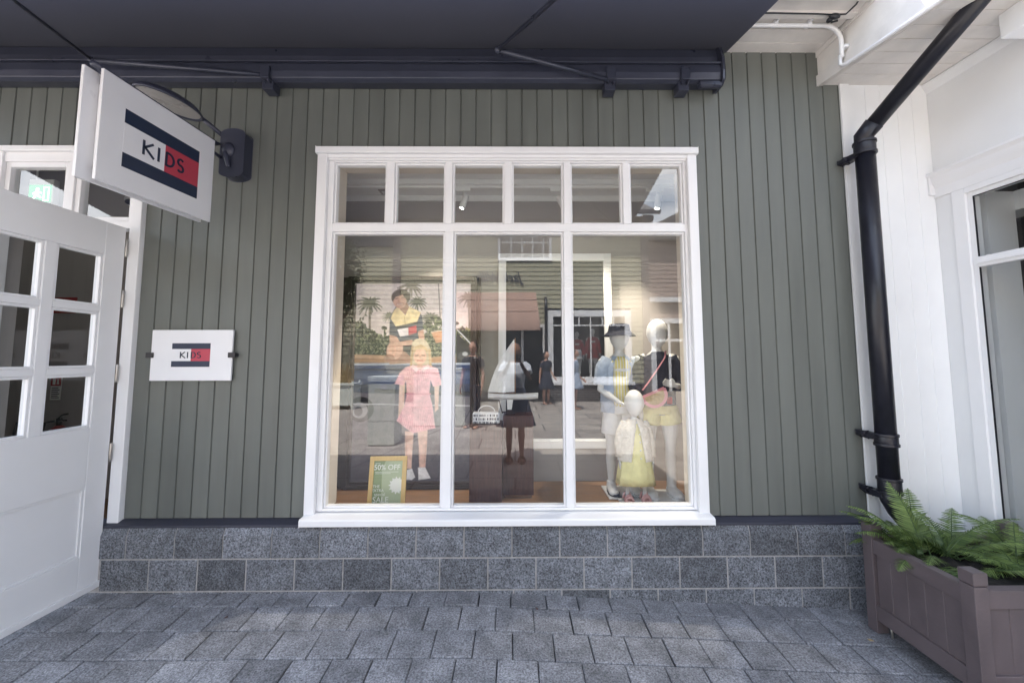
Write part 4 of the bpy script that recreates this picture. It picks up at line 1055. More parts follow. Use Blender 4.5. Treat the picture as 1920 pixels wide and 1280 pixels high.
# ------------------------------------------------------------------ poster panel
po = thing('poster_panel', 'large brown framed fashion poster of a girl and a boy with a car', 'poster', (-.9, .78, FZ))
mb = MB(); mb.frame(-1.385, -.318, .345, 2.064, .058 * 0 + .030, .735, .86)
mb.frame(-1.355, -.348, .375, 2.034, .022, .745, .85)
mb.box(-1.50, -1.3855, .78, .86, .345, 2.064)
mb.box(-.3485 + .0305, -.29, .79, .86, .345, 2.064)
obj('panel_frame', mb, M['walnutdark'], po, .003)
mb = MB(); mb.box(-1.332, -.371, .78, .85, .3975, 2.0115); obj('backing_board', mb, M['walnutdark'], po)
# printed picture: a fine coloured grid in the plane of the poster
PXW, PYH = 214, 380           # picture size in the units of its drawing
nx, ny = 178, 316
gx, gy = np.meshgrid(np.linspace(0, PXW, nx), np.linspace(0, PYH, ny)); gx = gx + 658; gy = gy + 525
rs = np.random.RandomState(4)
def vnoise(sc, seed=0):
    r_ = np.random.RandomState(seed); g = r_.rand(80, 80); u = (gx / sc) % 79; v = (gy / sc) % 79
    i, j = u.astype(int), v.astype(int); fu, fv = u - i, v - j
    return g[j, i] * (1 - fu) * (1 - fv) + g[j, i + 1] * fu * (1 - fv) + g[j + 1, i] * (1 - fu) * fv + g[j + 1, i + 1] * fu * fv
img = np.zeros((ny, nx, 3)); 
def paint(mask, col, a=1.0):
    c_ = np.array(srgb(*col)); m_ = np.clip(mask, 0, 1)[..., None] * a; img[:] = img * (1 - m_) + c_ * m_
def poly(pts, soft=.6):
    """smooth inside mask of a polygon"""
    ins = np.zeros_like(gx, bool); dmin = np.full_like(gx, 1e9); n = len(pts)
    for i in range(n):
        x0, y0 = pts[i]; x1, y1 = pts[(i + 1) % n]
        c_ = ((y0 > gy) != (y1 > gy)) & (gx < (x1 - x0) * (gy - y0) / (y1 - y0 + 1e-9) + x0); ins ^= c_
        L2 = (x1 - x0) ** 2 + (y1 - y0) ** 2 + 1e-9; t = np.clip(((gx - x0) * (x1 - x0) + (gy - y0) * (y1 - y0)) / L2, 0, 1)
        dmin = np.minimum(dmin, np.hypot(gx - x0 - t * (x1 - x0), gy - y0 - t * (y1 - y0)))
    return np.clip(.5 + np.where(ins, dmin, -dmin) / (2 * soft), 0, 1)
def elip(cx, cy, rx, ry, rot=0, soft=.6):
    c_, s_ = math.cos(R(rot)), math.sin(R(rot)); u = (gx - cx) * c_ + (gy - cy) * s_; v = -(gx - cx) * s_ + (gy - cy) * c_
    return np.clip(.5 + (1 - np.hypot(u / rx, v / ry)) * min(rx, ry) / (2 * soft), 0, 1)
def line(x0, y0, x1, y1, wd, soft=.5):
    L2 = (x1 - x0) ** 2 + (y1 - y0) ** 2; t = np.clip(((gx - x0) * (x1 - x0) + (gy - y0) * (y1 - y0)) / L2, 0, 1)
    return np.clip(.5 + (wd / 2 - np.hypot(gx - x0 - t * (x1 - x0), gy - y0 - t * (y1 - y0))) / (2 * soft), 0, 1)
img[:] = srgb(216, 202, 204); paint((gy > 560) * np.clip((gy - 560) / 60, 0, 1), (226, 214, 208), .6)
def palm(cx, cy, r_, h_, col=(66, 70, 64)):
    paint(line(cx, cy, cx + 2, cy + h_, r_ * .16), (110, 100, 92))
    for k in range(17):
        t = R(k * 21 + rs.uniform(-8, 8)); L_ = r_ * rs.uniform(.7, 1.05); pts = []
        px, py = cx, cy
        for j in range(6):
            q = j / 5; nxp, nyp = cx + L_ * q * math.cos(t), cy + L_ * .8 * q * math.sin(t) + L_ * .30 * q * q
            if j: paint(line(px, py, nxp, nyp, r_ * .22 * (1 - .6 * q)), col, .9)
            px, py = nxp, nyp
palm(683, 562, 26, 60); palm(772, 560, 20, 50); palm(797, 592, 22, 40, (100, 100, 92)); palm(722, 588, 15, 30, (112, 112, 98)); palm(760, 527, 26, 2, (120, 110, 104)); palm(868, 552, 22, 70, (120, 112, 108)); palm(862, 620, 20, 30, (140, 134, 90))
n1, n2, n3 = vnoise(9, 1), vnoise(3.2, 2), vnoise(1.5, 3)
edge = 618 + (n1 - .5) * 46 - 22 * np.exp(-((gx - 812) / 26) ** 2) - 12 * np.exp(-((gx - 672) / 18) ** 2) + (n2 - .5) * 12
hm = np.clip((gy - edge) / 2 + .5, 0, 1); paint(hm, (54, 66, 50))
paint(hm * (n2 * .6 + n3 * .4 > .58), (128, 134, 104), .8); paint(hm * (n2 * .4 + n1 * .6 < .40), (32, 36, 34), .8); paint(hm * (n3 > .78), (176, 176, 146), .6)
paint(line(811, 525, 815, 592, 1.6), (60, 58, 62))
# car
paint(poly([(658, 666), (752, 672), (872, 668), (872, 700), (658, 700)]), (150, 120, 96)); paint(line(658, 668, 712, 670, 7), (196, 160, 130)); paint(line(658, 676, 716, 677, 5), (176, 138, 106)); paint(line(804, 676, 836, 672, 12), (188, 140, 104))
paint(poly([(799, 622), (831, 616), (832, 640), (808, 642)]), (206, 150, 116)); paint(line(799, 621, 832, 616, 2), (226, 206, 190)); paint(line(848, 617, 874, 646, 2.2), (220, 220, 226)); paint(poly([(846, 622), (874, 652), (874, 684), (846, 684)]), (34, 36, 46)); paint(line(846, 614, 874, 640, 1.2), (40, 42, 54)); paint(elip(860, 668, 11, 10), (60, 62, 70)); paint(elip(862, 664, 5, 4), (180, 182, 186))
paint(poly([(658, 682), (872, 682), (872, 760), (658, 752)]), (46, 64, 106)); paint(line(658, 684, 872, 683, 4), (176, 184, 200)); paint(line(658, 694, 872, 694, 2), (28, 34, 52)); paint(poly([(658, 700), (872, 700), (872, 712), (658, 712)]), (86, 102, 134), .6); paint(poly([(658, 722), (872, 722), (872, 752), (658, 748)]), (34, 42, 66), .8)
road = np.clip((gy - 738 - (gx - 658) * .04) / 2 + .5, 0, 1); paint(road, (112, 108, 116)); paint(road * (n3 > .6), (128, 124, 130), .5); paint(road * (n1 < .35), (92, 90, 100), .5)
paint(elip(672, 770, 24, 24), (36, 36, 42)); paint(elip(670, 772, 15, 15), (150, 150, 156)); paint(elip(668, 774, 8, 9), (70, 70, 78)); paint(line(700, 735, 872, 741, 8), (26, 28, 36))
paint(line(658, 760, 872, 764, 2.2), (200, 198, 204)); paint(line(838, 800, 660, 880, 1.4), (60, 58, 68)); paint(line(872, 772, 812, 905, 1.4), (58, 56, 66)); paint(np.clip((gy - 800) / 100, 0, 1), (70, 68, 80), .8)  # lower road darkened: mirrored awning shade painted into the print
# boy sitting on the car
SK, SKd = (204, 160, 142), (160, 118, 102)
paint(poly([(744, 636), (752, 622), (776, 628), (782, 650), (772, 668), (746, 668)]), (34, 36, 48))
paint(poly([(721, 612), (738, 614), (741, 632), (764, 636), (768, 646), (744, 648), (722, 640)]), SK); paint(poly([(773, 616), (784, 615), (787, 634), (776, 640)]), SK)
paint(poly([(728, 652), (752, 660), (764, 672), (760, 682), (724, 684), (718, 676)]), SKd)
paint(elip(732, 656, 15, 19, 15), SK); paint(elip(727, 660, 7, 13, 15), (222, 170, 146), .7); paint(elip(722, 672, 10, 8), SKd, .8)
paint(poly([(733, 568), (727, 580), (721, 592), (721, 626), (735, 630), (741, 640), (776, 634), (774, 620), (784, 616), (782, 590), (776, 580), (757, 570), (750, 586), (744, 586)]), (58, 66, 86))
paint(poly([(735, 570), (728, 580), (723, 594), (733, 610), (772, 601), (779, 582), (757, 570), (750, 588)]), (232, 210, 164)); paint(poly([(733, 610), (772, 601), (774, 605), (735, 615)]), (40, 42, 52))
paint(poly([(736, 616), (756, 612), (757, 627), (741, 630)]), (230, 222, 226)); paint(poly([(756, 612), (771, 608), (772, 622), (757, 627)]), (196, 70, 84))
paint(line(748, 588, 750, 605, 1), (190, 160, 108)); paint(poly([(736, 566), (752, 560), (757, 572), (750, 587), (741, 578)]), SKd)
paint(elip(741, 552, 18, 16, -8), (66, 52, 46)); paint(elip(739, 559, 12.5, 15.5, -12), (212, 166, 148)); paint(poly([(724, 552), (730, 542), (742, 540), (754, 548), (756, 566), (751, 556), (744, 547), (731, 552), (727, 560)]), (62, 48, 42))
paint(line(731, 555, 736, 554, 1.4), (70, 44, 38)); paint(line(742, 553, 748, 552, 1.4), (70, 44, 38)); paint(line(737, 558, 738, 562, 1.2), (178, 120, 98)); paint(line(735, 566.5, 744, 565, 1.8), (228, 206, 196)); paint(line(733, 565.5, 746, 563.5, 1), (170, 90, 82))
# girl standing in front
paint(elip(780, 666, 19, 31), (206, 188, 162)); paint(elip(778, 646, 15, 12), (216, 200, 174)); paint(line(765, 650, 762, 694, 4), (188, 156, 118)); paint(line(796, 656, 799, 694, 5), (204, 174, 136))
SG = (226, 190, 176)
paint(poly([(742, 722), (752, 722), (751, 782), (746, 796), (741, 790)]), SG); paint(poly([(806, 722), (815, 722), (814, 770), (808, 776)]), SG)
paint(poly([(754, 812), (770, 812), (768, 850), (767, 882), (757, 882), (755, 850)]), SG); paint(poly([(777, 812), (795, 808), (794, 846), (792, 880), (781, 880), (780, 850)]), SG); paint(line(757, 830, 758, 878, 2), (200, 148, 130), .6); paint(line(793, 830, 790, 878, 2), (200, 148, 130), .6)
paint(poly([(765, 686), (795, 686), (812, 692), (821, 724), (804, 727), (799, 714), (797, 740), (803, 762), (809, 806), (768, 816), (738, 792), (752, 764), (756, 740), (754, 716), (750, 724), (733, 722), (742, 700), (752, 690)]), (232, 178, 186))
ds = poly([(765, 690), (797, 690), (797, 740), (806, 806), (768, 814), (740, 792), (752, 764), (756, 740), (754, 700)]); paint(ds * (np.sin(gx * 2.4 + (gy - 740) * .02 * (gx - 775)) > .15), (206, 138, 152), .6)
paint(line(755, 741, 799, 741, 2.4), (206, 132, 146)); paint(line(776, 694, 775, 738, 1), (196, 120, 136)); paint(poly([(766, 684), (778, 694), (772, 698), (762, 690)]), (244, 206, 208)); paint(poly([(794, 684), (780, 694), (786, 698), (797, 690)]), (244, 206, 208))
paint(elip(779, 669, 12, 15.5), (236, 190, 168)); paint(poly([(766, 664), (768, 650), (780, 645), (792, 652), (793, 664), (788, 655), (772, 655)]), (208, 178, 138))
paint(line(770.5, 667, 775, 666.5, 1.5), (96, 74, 66)); paint(line(782, 666.5, 787, 667, 1.5), (96, 74, 66)); paint(line(778.5, 668, 779, 672, 1), (206, 150, 130)); paint(line(774, 677, 784, 677, 1.8), (196, 104, 100)); paint(elip(779, 688, 5, 6), (214, 164, 144), .7)
paint(poly([(752, 886), (768, 882), (774, 898), (768, 903), (750, 902)]), (232, 232, 236)); paint(poly([(779, 880), (792, 880), (802, 900), (780, 903)]), (236, 236, 240))
paint(line(781, 882, 791, 882, 1), (170, 170, 180), .6)
fig = np.clip(poly([(721, 596), (733, 540), (757, 540), (786, 600), (787, 640), (764, 684), (718, 684)], 3) + poly([(738, 640), (800, 634), (821, 724), (812, 806), (800, 905), (750, 905), (738, 792)], 3), 0, 1)[..., None]
fold = (1 + .34 * (vnoise(7, 8) - .5) + .22 * (vnoise(2.6, 9) - .5))[..., None]
img[:] = img * (fold * (.6 + .4 * fig) + (1 - (.6 + .4 * fig))); img[:] = np.clip(img * (1 + .10 * (vnoise(1.4, 10) - .5))[..., None], 0, 1)
mbp = bpy.data.meshes.new('printed_picture')
x0, x1, z0, z1 = -1.331, -.372, .398, 2.011
vv = [(x0 + (x1 - x0) * i / (nx - 1) + .9, -.0005, z1 - (z1 - z0) * j / (ny - 1) - FZ) for j in range(ny) for i in range(nx)]
ff = [(j * nx + i, (j + 1) * nx + i, (j + 1) * nx + i + 1, j * nx + i + 1) for j in range(ny - 1) for i in range(nx - 1)]
mbp.from_pydata(vv, [], ff); ca = mbp.color_attributes.new('print', 'FLOAT_COLOR', 'POINT')
ca.data.foreach_set('color', np.concatenate([img.reshape(-1, 3), np.ones((nx * ny, 1))], 1).ravel().astype(np.float32)); mbp.materials.append(M['print'])
pp = bpy.data.objects.new('printed_picture', mbp); C.objects.link(pp); pp.parent = po; ORI[pp.name] = Vector((-.9, .78, FZ))

# ------------------------------------------------------------------ plinths, boat, bag, sale card, framed panel
def plinth(label, x0, x1, y0, y1, z1):
    t = thing('display_plinth', label, 'plinth', ((x0 + x1) / 2, (y0 + y1) / 2, FZ), 'brown display plinths')
    mb = MB(); mb.box(x0, x1, y0, y1, FZ + .025, z1); obj('plinth_box', mb, M['walnut'], t, .002)
    mb = MB(); mb.box(x0 + .012, x1 - .012, y0 + .03, y1 - .02, FZ + .0005, FZ + .025); obj('recessed_base', mb, M['oak'], t)
plinth('dark brown veneer plinth carrying the printed bag', -.331, -.097, .39, .62, .905)
plinth('dark brown veneer plinth carrying the white toy sailboat', -.093, .138, .53, .76, .948)
sb = thing('toy_sailboat', 'white model sailing boat with a tall pale sail on the brown plinth', 'boat', (-.01, .63, .948))
mb = MB()
def bow(t): return (.21 * t)
sec = [(-.205, .012, 1.098), (-.15, .032, 1.092), (-.05, .045, 1.088), (.06, .046, 1.088), (.15, .036, 1.092), (.19, .026, 1.096)]
vs = []
for x, w_, zt in sec: vs += [(x - .01, .63 - w_, zt + .018), (x - .01, .63 - w_ * .8, zt - .012), (x - .01, .63, zt - .028), (x - .01, .63 + w_ * .8, zt - .012), (x - .01, .63 + w_, zt + .018)]
fs = [(i * 5 + k, i * 5 + k + 1, (i + 1) * 5 + k + 1, (i + 1) * 5 + k) for i in range(5) for k in range(4)] + [(i * 5 + 4, i * 5, (i + 1) * 5, (i + 1) * 5 + 4) for i in range(5)] + [(0, 4, 3, 2, 1), (25, 26, 27, 28, 29)]
mb.add(vs, fs); obj('hull', mb, M['whitecloth'], sb, .003)
mb = MB(); mb.prism([(-.065, 1.068), (-.018, 1.068), (-.030, .985), (-.060, .985)], 'y', .624, .636); obj('keel', mb, M['whitecloth'], sb, .002)
mb = MB(); n = 12; vs = []
for j in range(2):
    for i in range(n + 1):
        t = i / n; z = 1.122 + (1.535 - 1.122) * t; xl = -.215 + .205 * t + .03 * math.sin(math.pi * t) * -1; xr = -.006
        for k in range(7): q = k / 6; vs.append((xl + (xr - xl) * q, .63 - .035 * math.sin(math.pi * q) * (1 - t) - .004 * j, z))
N = (n + 1) * 7; fs = []
for i in range(n):
    for k in range(6): a = i * 7 + k; fs += [(a, a + 1, a + 8, a + 7), (N + a, N + a + 7, N + a + 8, N + a + 1)]
mb.add(vs, fs, True); obj('mainsail', mb, M['whitecloth'], sb)
mb = MB(); mb.loft([(.0, .63, 1.09), (.0, .63, 1.545)], .004, 8); mb.loft([(.0, .63, 1.112), (-.215, .63, 1.112)], .003, 8); obj('mast', mb, M['oak'], sb)
mb = MB(); mb.box(-.08, .0, .60, .66, .949, .958); mb.prism([(-.062, .958), (-.022, .958), (-.028, .985), (-.058, .985)], 'y', .612, .648); mb.loft([(-.10, .63, .965), (.08, .63, .965)], .006, 8)
mb.loft([(-.10, .63, .955), (-.13, .63, 1.06)], .004, 6); mb.loft([(.08, .63, .955), (.11, .63, 1.06)], .004, 6); obj('stand', mb, M['walnutdark'], sb, .001)
bgg = thing('printed_bag', 'small white box bag with rows of dark print on the left plinth', 'bag', (-.22, .48, .905))
mb = MB(); mb.box(-.315, -.115, .44, .53, .9055, .985); obj('bag_body', mb, M['whitecloth'], bgg, .008)
mb = MB(); mb.loft([(-.215 + .062 * math.cos(R(t)), .485, .985 + .048 * math.sin(R(t))) for t in range(0, 181, 15)], .004, 8); obj('handle', mb, M['whitecloth'], bgg)
mb = MB(); rnd = random.Random(6)
for r_ in range(3):
    x = -.308
    while x < -.125:
        w_ = rnd.choice((.003, .004, .009)); hh = .016; zc = .966 - r_ * .026
        mb.box(x, x + w_, .4385, .4395, zc - hh / 2, zc + hh / 2); x += w_ + rnd.choice((.004, .005, .012))
obj('print_rows', mb, M['denim'], bgg)
sc_ = thing('sale_sign', 'gold framed green sale card reading 50% OFF with a white daisy', 'sign', (-.89, .30, FZ))
tilt = Matrix.Translation((-.888, .285, FZ + .012)) @ Matrix.Rotation(R(2), 4, 'Z') @ Matrix.Rotation(R(-9), 4, 'X')
SP = lambda u, v, t=0: tilt @ Vector((u, -t, v))
def sbox(mb, u0, u1, v0, v1, t0, t1):
    vs = [SP(u, v, t) for v in (v0, v1) for t in (t0, t1) for u in (u0, u1)]
    mb.add(vs, [(0, 1, 3, 2), (4, 6, 7, 5), (0, 4, 5, 1), (2, 3, 7, 6), (0, 2, 6, 4), (1, 5, 7, 3)])
mb = MB(); sw, shh, fw = .128, .352, .030
sbox(mb, -sw, -sw + fw, 0, shh, 0, .018); sbox(mb, sw - fw, sw, 0, shh, 0, .018); sbox(mb, -sw + fw, sw - fw, shh - fw, shh, 0, .018); sbox(mb, -sw + fw, sw - fw, 0, fw * .5, 0, .018)
obj('gold_frame', mb, M['gold'], sc_, .002)
mb = MB(); sbox(mb, -sw + fw, sw - fw, fw * .5, shh - fw, .001, .009); card = obj('card', mb, M['sale'], sc_)
mb = MB(); vs = [SP(u, v, .0098) for u, v in ((-.035, fw), (.097, fw), (.097, shh - fw), (-.02, shh - fw), (-.042, .26))]; mb.add(vs, [(0, 1, 2, 3, 4)]); obj('pale_figure', mb, M['sale2'], card)
mb = MB(); pt_ = lambda u, v, w: SP(u, v, .0105 + w)
text_mb(mb, '50% OFF', .050, lambda u, v, w: pt_(u * .98 - .008, v + .262, w), .0006, bold=.0006)

for q0, q1, qv in ((-.090, -.050, .305), (-.088, .075, .248), (-.088, .02, .238)):
    strokes_mb(mb, [[(q0 + .006 * i, qv), (q0 + .006 * i + .004, qv)] for i in range(int((q1 - q0) / .006))], .0045, pt_, 0, .0005)

for s, z, x, t in (('THE', .145, -.075, .026), ('EXTRA', .119, -.062, .026), ('special', .093, -.048, .028), ('SALE', .050, -.040, .052)): text_mb(mb, s, t, lambda u, v, w: pt_(u + x, v + z, w), .0005)
obj('sale_lettering', mb, M['offwhite'], card)
mb = MB(); cu, cv = .066, .160
for k in range(26):
    t = R(k * 360 / 26); L_ = .058 if k % 2 else .049; pts = []
    for r_, w_ in ((.014, .003), (.6 * L_, .0062), (.88 * L_, .005), (L_, 0)): pts.append((r_, w_))
    ring_ = [(r_, w_) for r_, w_ in pts] + [(r_, -w_) for r_, w_ in reversed(pts[:-1])]
    q = [(cu + r_ * math.cos(t) - w_ * math.sin(t), cv + r_ * math.sin(t) + w_ * math.cos(t)) for r_, w_ in ring_]
    q = [(min(u, sw - fw - .001), v) for u, v in q]
    mb.add([SP(u, v, .0106 + .0002 * (k % 3)) for u, v in q], [tuple(range(len(q)))])
mb.add([SP(cu + .016 * math.cos(R(a_)), cv + .016 * math.sin(R(a_)), .0115) for a_ in range(0, 360, 20)], [tuple(range(18))])
obj('daisy', mb, M['offwhite'], card)
mb = MB(); mb.box(-1.03, -.74, .255, .33, FZ + .0005, FZ + .010); obj('ledge_base', mb, M['walnutdark'], sc_)
fp = thing('framed_panel', 'tall dark blue panel in a broad white frame on the back wall of the window', 'panel', (.34, .93, .6))
mb = MB(); mb.frame(-.145, .843, .622, 2.302, .065, .90, .953); mb.box(-.08, .778, .925, .940, .687, .70); obj('white_frame', mb, M['whiteboard'], fp, .003)
mb = MB(); mb.box(-.0795, .7775, .93, .953, .7005, 2.2365); obj('dark_board', mb, mat('blue black board', (.022, .025, .035), .6, .06), fp)

# ------------------------------------------------------------------ track lights, detector
def spot(label, x, y, z, aim, lit):
    t = thing('spotlight', label, 'lamp', (x, y, z), 'white track spotlights')
    mb = MB(); mb.box(x - .07, x + .07, y - .016, y + .016, z - .028, z); obj('adaptor', mb, M['ceil'], t, .003)
    p = Vector((x + .02, y, z - .05)); d_ = Vector(aim).normalized()
    mb = MB(); mb.loft([(x + .02, y, z - .028), (x + .02, y, z - .075)], .008, 8); obj('swivel', mb, M['ceil'], t)
    c_ = Vector((x + .02, y, z - .115)); mb = MB(); mb.loft([c_ - d_ * .055, c_ + d_ * .055], .026, 20); obj('spot_head', mb, M['ceil'], t, .003)
    mb = MB(); mb.loft([c_ + d_ * .0555, c_ + d_ * .0565], .015, 16); obj('lens', mb, M['lamp'], t)
    ld = bpy.data.lights.new('spot_beam', 'SPOT'); ld.energy = lit; ld.spot_size = R(62); ld.spot_blend = .6; ld.color = (1, .87, .70); ld.shadow_soft_size = .03
    lo_ = bpy.data.objects.new('spot_beam', ld); C.objects.link(lo_); lo_.parent = t; lo_.location = (c_ + d_ * .09) - Vector((x, y, z)); lo_.rotation_euler = d_.to_track_quat('-Z', 'Y').to_euler()
spot('white track spotlight aimed down to the left, third small pane from the left', -.44, .65, 2.782, (-.35, .05, -.95), 30)
spot('white track spotlight half behind the fourth bar of the small panes', .36, .65, 2.782, (.45, .0, -.9), 16)
spot('lit white track spotlight at the right end of the small panes', 1.16, .65, 2.782, (-.15, .0, -1), 22)
cp = thing('added_fill_light', 'added flat white fill light panel inside the shop behind the open door', 'lamp', (-4.4, .8, 3.34), None)
mb = MB(); mb.frame(-4.9, -3.9, .5, 1.1, .03, 0, 1); mb = MB(); mb.box(-4.9, -3.9, .3, .7, 3.33, 3.3495); obj('fill_panel', mb, emis('fill light panel', (1, .95, .88), .45), cp, .002)  # glowing panel added to brighten the room behind the door
dt = thing('smoke_detector', 'square flush ceiling fitting seen through the leftmost small pane', 'detector', (-1.12, .85, 2.83))
mb = MB(); mb.box(-1.18, -1.05, .79, .89, 2.826, 2.8395); obj('fitting_plate', mb, M['plaster'], dt, .003); mb = MB(); mb.box(-1.155, -1.075, .81, .87, 2.820, 2.8258); obj('fitting_lens', mb, M['ceil'], dt, .003)

# ------------------------------------------------------------------ things seen through the doorway
def exting(label, x):
    t = thing('fire_extinguisher', label, 'extinguisher', (x, 1.42, .42), 'red fire extinguishers inside the door')
    mb = MB(); mb.loft([(x, 1.41, .30), (x, 1.41, .31), (x, 1.41, .68), (x, 1.41, .725), (x, 1.41, .745)], [.06, .078, .078, .05, .025], 20); obj('cylinder', mb, M['extred'], t)
    mb = MB(); mb.loft([(x, 1.41, .745), (x, 1.41, .80)], .02, 10); mb.box(x - .015, x + .015, 1.395, 1.425, .79, .815); mb.loft([(x, 1.40, .81), (x + .06, 1.38, .85), (x + .13, 1.36, .86)], .009, 8); mb.loft([(x, 1.40, .80), (x + .12, 1.36, .80)], .008, 8); obj('valve_handle', mb, M['black'], t)
    mb = MB(); mb.loft([(x - .01, 1.38, .79), (x - .08, 1.36, .78), (x - .10, 1.36, .68), (x - .085, 1.36, .52), (x - .07, 1.35, .48)], .011, 8); obj('hose', mb, M['black'], t)
    mb = MB(); mb.box(x - .045, x + .045, 1.329, 1.3325, .48, .60); obj('instruction_label', mb, M['offwhite'], t)
exting('red fire extinguisher with a black handle, left one behind the door glass', -4.66); exting('red fire extinguisher with a black handle, right one behind the door glass', -4.40)
mb = MB(); mb.box(-6.2, -3.61, .9, 1.499, .03, .26)
def notice(label, x0, x1, z0, z1, kind):
    t = thing('fire_notice', label, 'sign', ((x0 + x1) / 2, 1.49, z0)); y = 1.488
    mb = MB(); mb.box(x0, x1, y, y + .008, z0, z1); obj('notice_board', mb, M['extred'] if kind else M['offwhite'], t)
    mb = MB(); w_ = x1 - x0; h_ = z1 - z0
    if kind:
        mb.prism([(x0 + .2 * w_, z0 + .25 * h_), (x0 + .28 * w_, z0 + .8 * h_), (x0 + .42 * w_, z0 + .55 * h_), (x0 + .45 * w_, z0 + .25 * h_)], 'y', y - .002, y - .0005); mb.prism([(x0 + .6 * w_, z0 + .25 * h_), (x0 + .6 * w_, z0 + .7 * h_), (x0 + .8 * w_, z0 + .7 * h_), (x0 + .8 * w_, z0 + .25 * h_)], 'y', y - .002, y - .0005)
        obj('white_symbol', mb, M['offwhite'], t)
    else:
        mb.box(x0, x1, y - .002, y - .0005, z0 + .62 * h_, z1); obj('red_square', mb, M['extred'], t)
        mb = MB(); mb.prism([(x0 + .2 * w_, z0 + .68 * h_), (x0 + .2 * w_, z0 + .92 * h_), (x0 + .45 * w_, z0 + .92 * h_), (x0 + .45 * w_, z0 + .68 * h_)], 'y', y - .004, y - .0025); mb.prism([(x0 + .6 * w_, z0 + .7 * h_), (x0 + .7 * w_, z0 + .93 * h_), (x0 + .82 * w_, z0 + .7 * h_)], 'y', y - .004, y - .0025); obj('white_symbol', mb, M['offwhite'], t)
        mb = MB()
        for k in range(6): mb.box(x0 + .12 * w_, x1 - (.1 + .12 * (k % 2)) * w_, y - .002, y - .0005, z0 + (.08 + .085 * k) * h_, z0 + (.115 + .085 * k) * h_)
        obj('text_lines', mb, M['denim'], t)
notice('narrow white fire notice with a red square above the extinguishers', -4.60, -4.50, .98, 1.20, 0)
notice('wide red fire sign high on the inner wall behind the middle door pane', -4.70, -4.42, 1.84, 2.0, 1)
ex = thing('exit_sign', 'green emergency exit sign with a running figure seen through the transom', 'sign', (-4.7, 1.2, 2.85))
mb = MB(); mb.box(-4.80, -4.42, 1.2, 1.25, 2.86, 3.10); obj('sign_case', mb, M['ceil'], ex, .004)
mb = MB(); mb.box(-4.785, -4.435, 1.192, 1.1995, 2.875, 3.04); obj('green_face', mb, M['green'], ex)
mb = MB(); yy0, yy1 = 1.189, 1.1915
mb.prism([(-4.70, 2.95), (-4.74, 2.975), (-4.74, 2.925)], 'y', yy0, yy1); mb.box(-4.70, -4.66, yy0, yy1, 2.944, 2.956)
fx = -4.56
for pl in ([(fx - .012, 2.985), (fx + .012, 2.985), (fx + .012, 3.009), (fx - .012, 3.009)], [(fx - .02, 2.94), (fx + .015, 2.935), (fx + .012, 2.98), (fx - .012, 2.98)], [(fx + .01, 2.94), (fx + .04, 2.92), (fx + .035, 2.91), (fx, 2.93)], [(fx - .02, 2.94), (fx - .045, 2.895), (fx - .035, 2.89), (fx - .005, 2.935)], [(fx - .012, 2.975), (fx - .045, 2.955), (fx - .04, 2.947), (fx - .008, 2.965)], [(fx + .012, 2.975), (fx + .04, 2.965), (fx + .038, 2.957), (fx + .01, 2.965)]): mb.prism(pl, 'y', yy0, yy1)
mb.frame(-4.50, -4.45, 2.885, 3.02, .006, yy0, yy1); obj('running_figure', mb, M['greensym'], ex)
mb = MB(); mb.loft([(-4.61, 1.22, 3.10), (-4.61, 1.22, 3.35)], .008, 8); obj('hanger', mb, M['ceil'], ex)
dc = thing('dome_camera', 'small white dome camera with a black lens inside the doorway', 'camera', (-3.35, 2.0, 3.30))
mb = MB(); mb.loft([(-3.86, 1.42, 2.98), (-3.86, 1.38, 2.955)], [.07, .055], 20, ref=(1, 0, 0)); obj('housing', mb, M['ceil'], dc); mb = MB(); mb.ell((-3.86, 1.375, 2.945), (.036, .036, .03), 14, 8); obj('lens_dome', mb, M['black'], dc)
mb = MB(); mb.box(-3.92, -3.80, 1.40, 1.499, 2.96, 3.02); obj('bracket', mb, M['ceil'], dc)

# ------------------------------------------------------------------ the other side of the street, seen mirrored in the window
YO = -10.3
ob = thing('clapboard_building', 'sage beige clapboard shop building across the street, reflected in the window', 'building', (0, YO - 1, 0))
def clap(mb, x0, x1, z0, z1, y, pitch=.15, holes=()):
    """overlapping horizontal boards facing +Y, with rectangular holes (xa, xb, za, zb)"""
    z = z0
    while z < z1 - .01:
        zt = min(z + pitch, z1); sp = [(x0, x1)]
        for xa, xb, za, zb in holes:
            if zt > za + .01 and z < zb - .01:
                ns = []
                for a, b in sp:
                    if xb <= a or xa >= b: ns.append((a, b))
                    else:
                        if xa > a: ns.append((a, xa))
                        if xb < b: ns.append((xb, b))
                sp = ns
        for a, b in sp: mb.prism([(y - .05, z), (y + .022, z), (y + .004, zt), (y - .05, zt)], 'x', a, b)
        z += pitch
holes = [(-.35, .92, -.2, 2.35), (1.02, 3.72, .55, 2.87), (-.56, 1.19, 4.50, 5.42)]
mb = MB(); clap(mb, -5.5, 4.10, -.05, 5.95, YO, .15, holes)
obj('clapboard_wall', mb, M['tanside'], ob)
mb = MB()
mb.box(-5.5, 4.1, YO - 5, YO - 4.9, -.05, 5.9); mb.box(-5.55, -5.5, YO - 5, YO - .051, -.05, 5.9); mb.box(4.1, 4.15, YO - 5, YO - .051, -.05, 5.9); mb.box(-5.5, 4.1, YO - 4.9, YO - .06, 3.2, 3.3); mb.box(-5.5, 4.1, YO - 2.2, YO - 2.1, -.05, 5.9)
obj('interior_wall', mb, M['darkroom'], ob)
mb = MB(); mb.box(4.1, 4.34, YO - .05, YO + .05, -.05, 5.9); mb.box(-3.95, -3.70, YO + .022, YO + .06, 2.8, 5.9); mb.box(-5.6, -5.5, YO - .05, YO + .05, -.05, 5.9); mb.box(-5.6, 4.4, YO, YO + .10, 5.72, 5.95)
obj('corner_board', mb, M['greybrown'], ob)
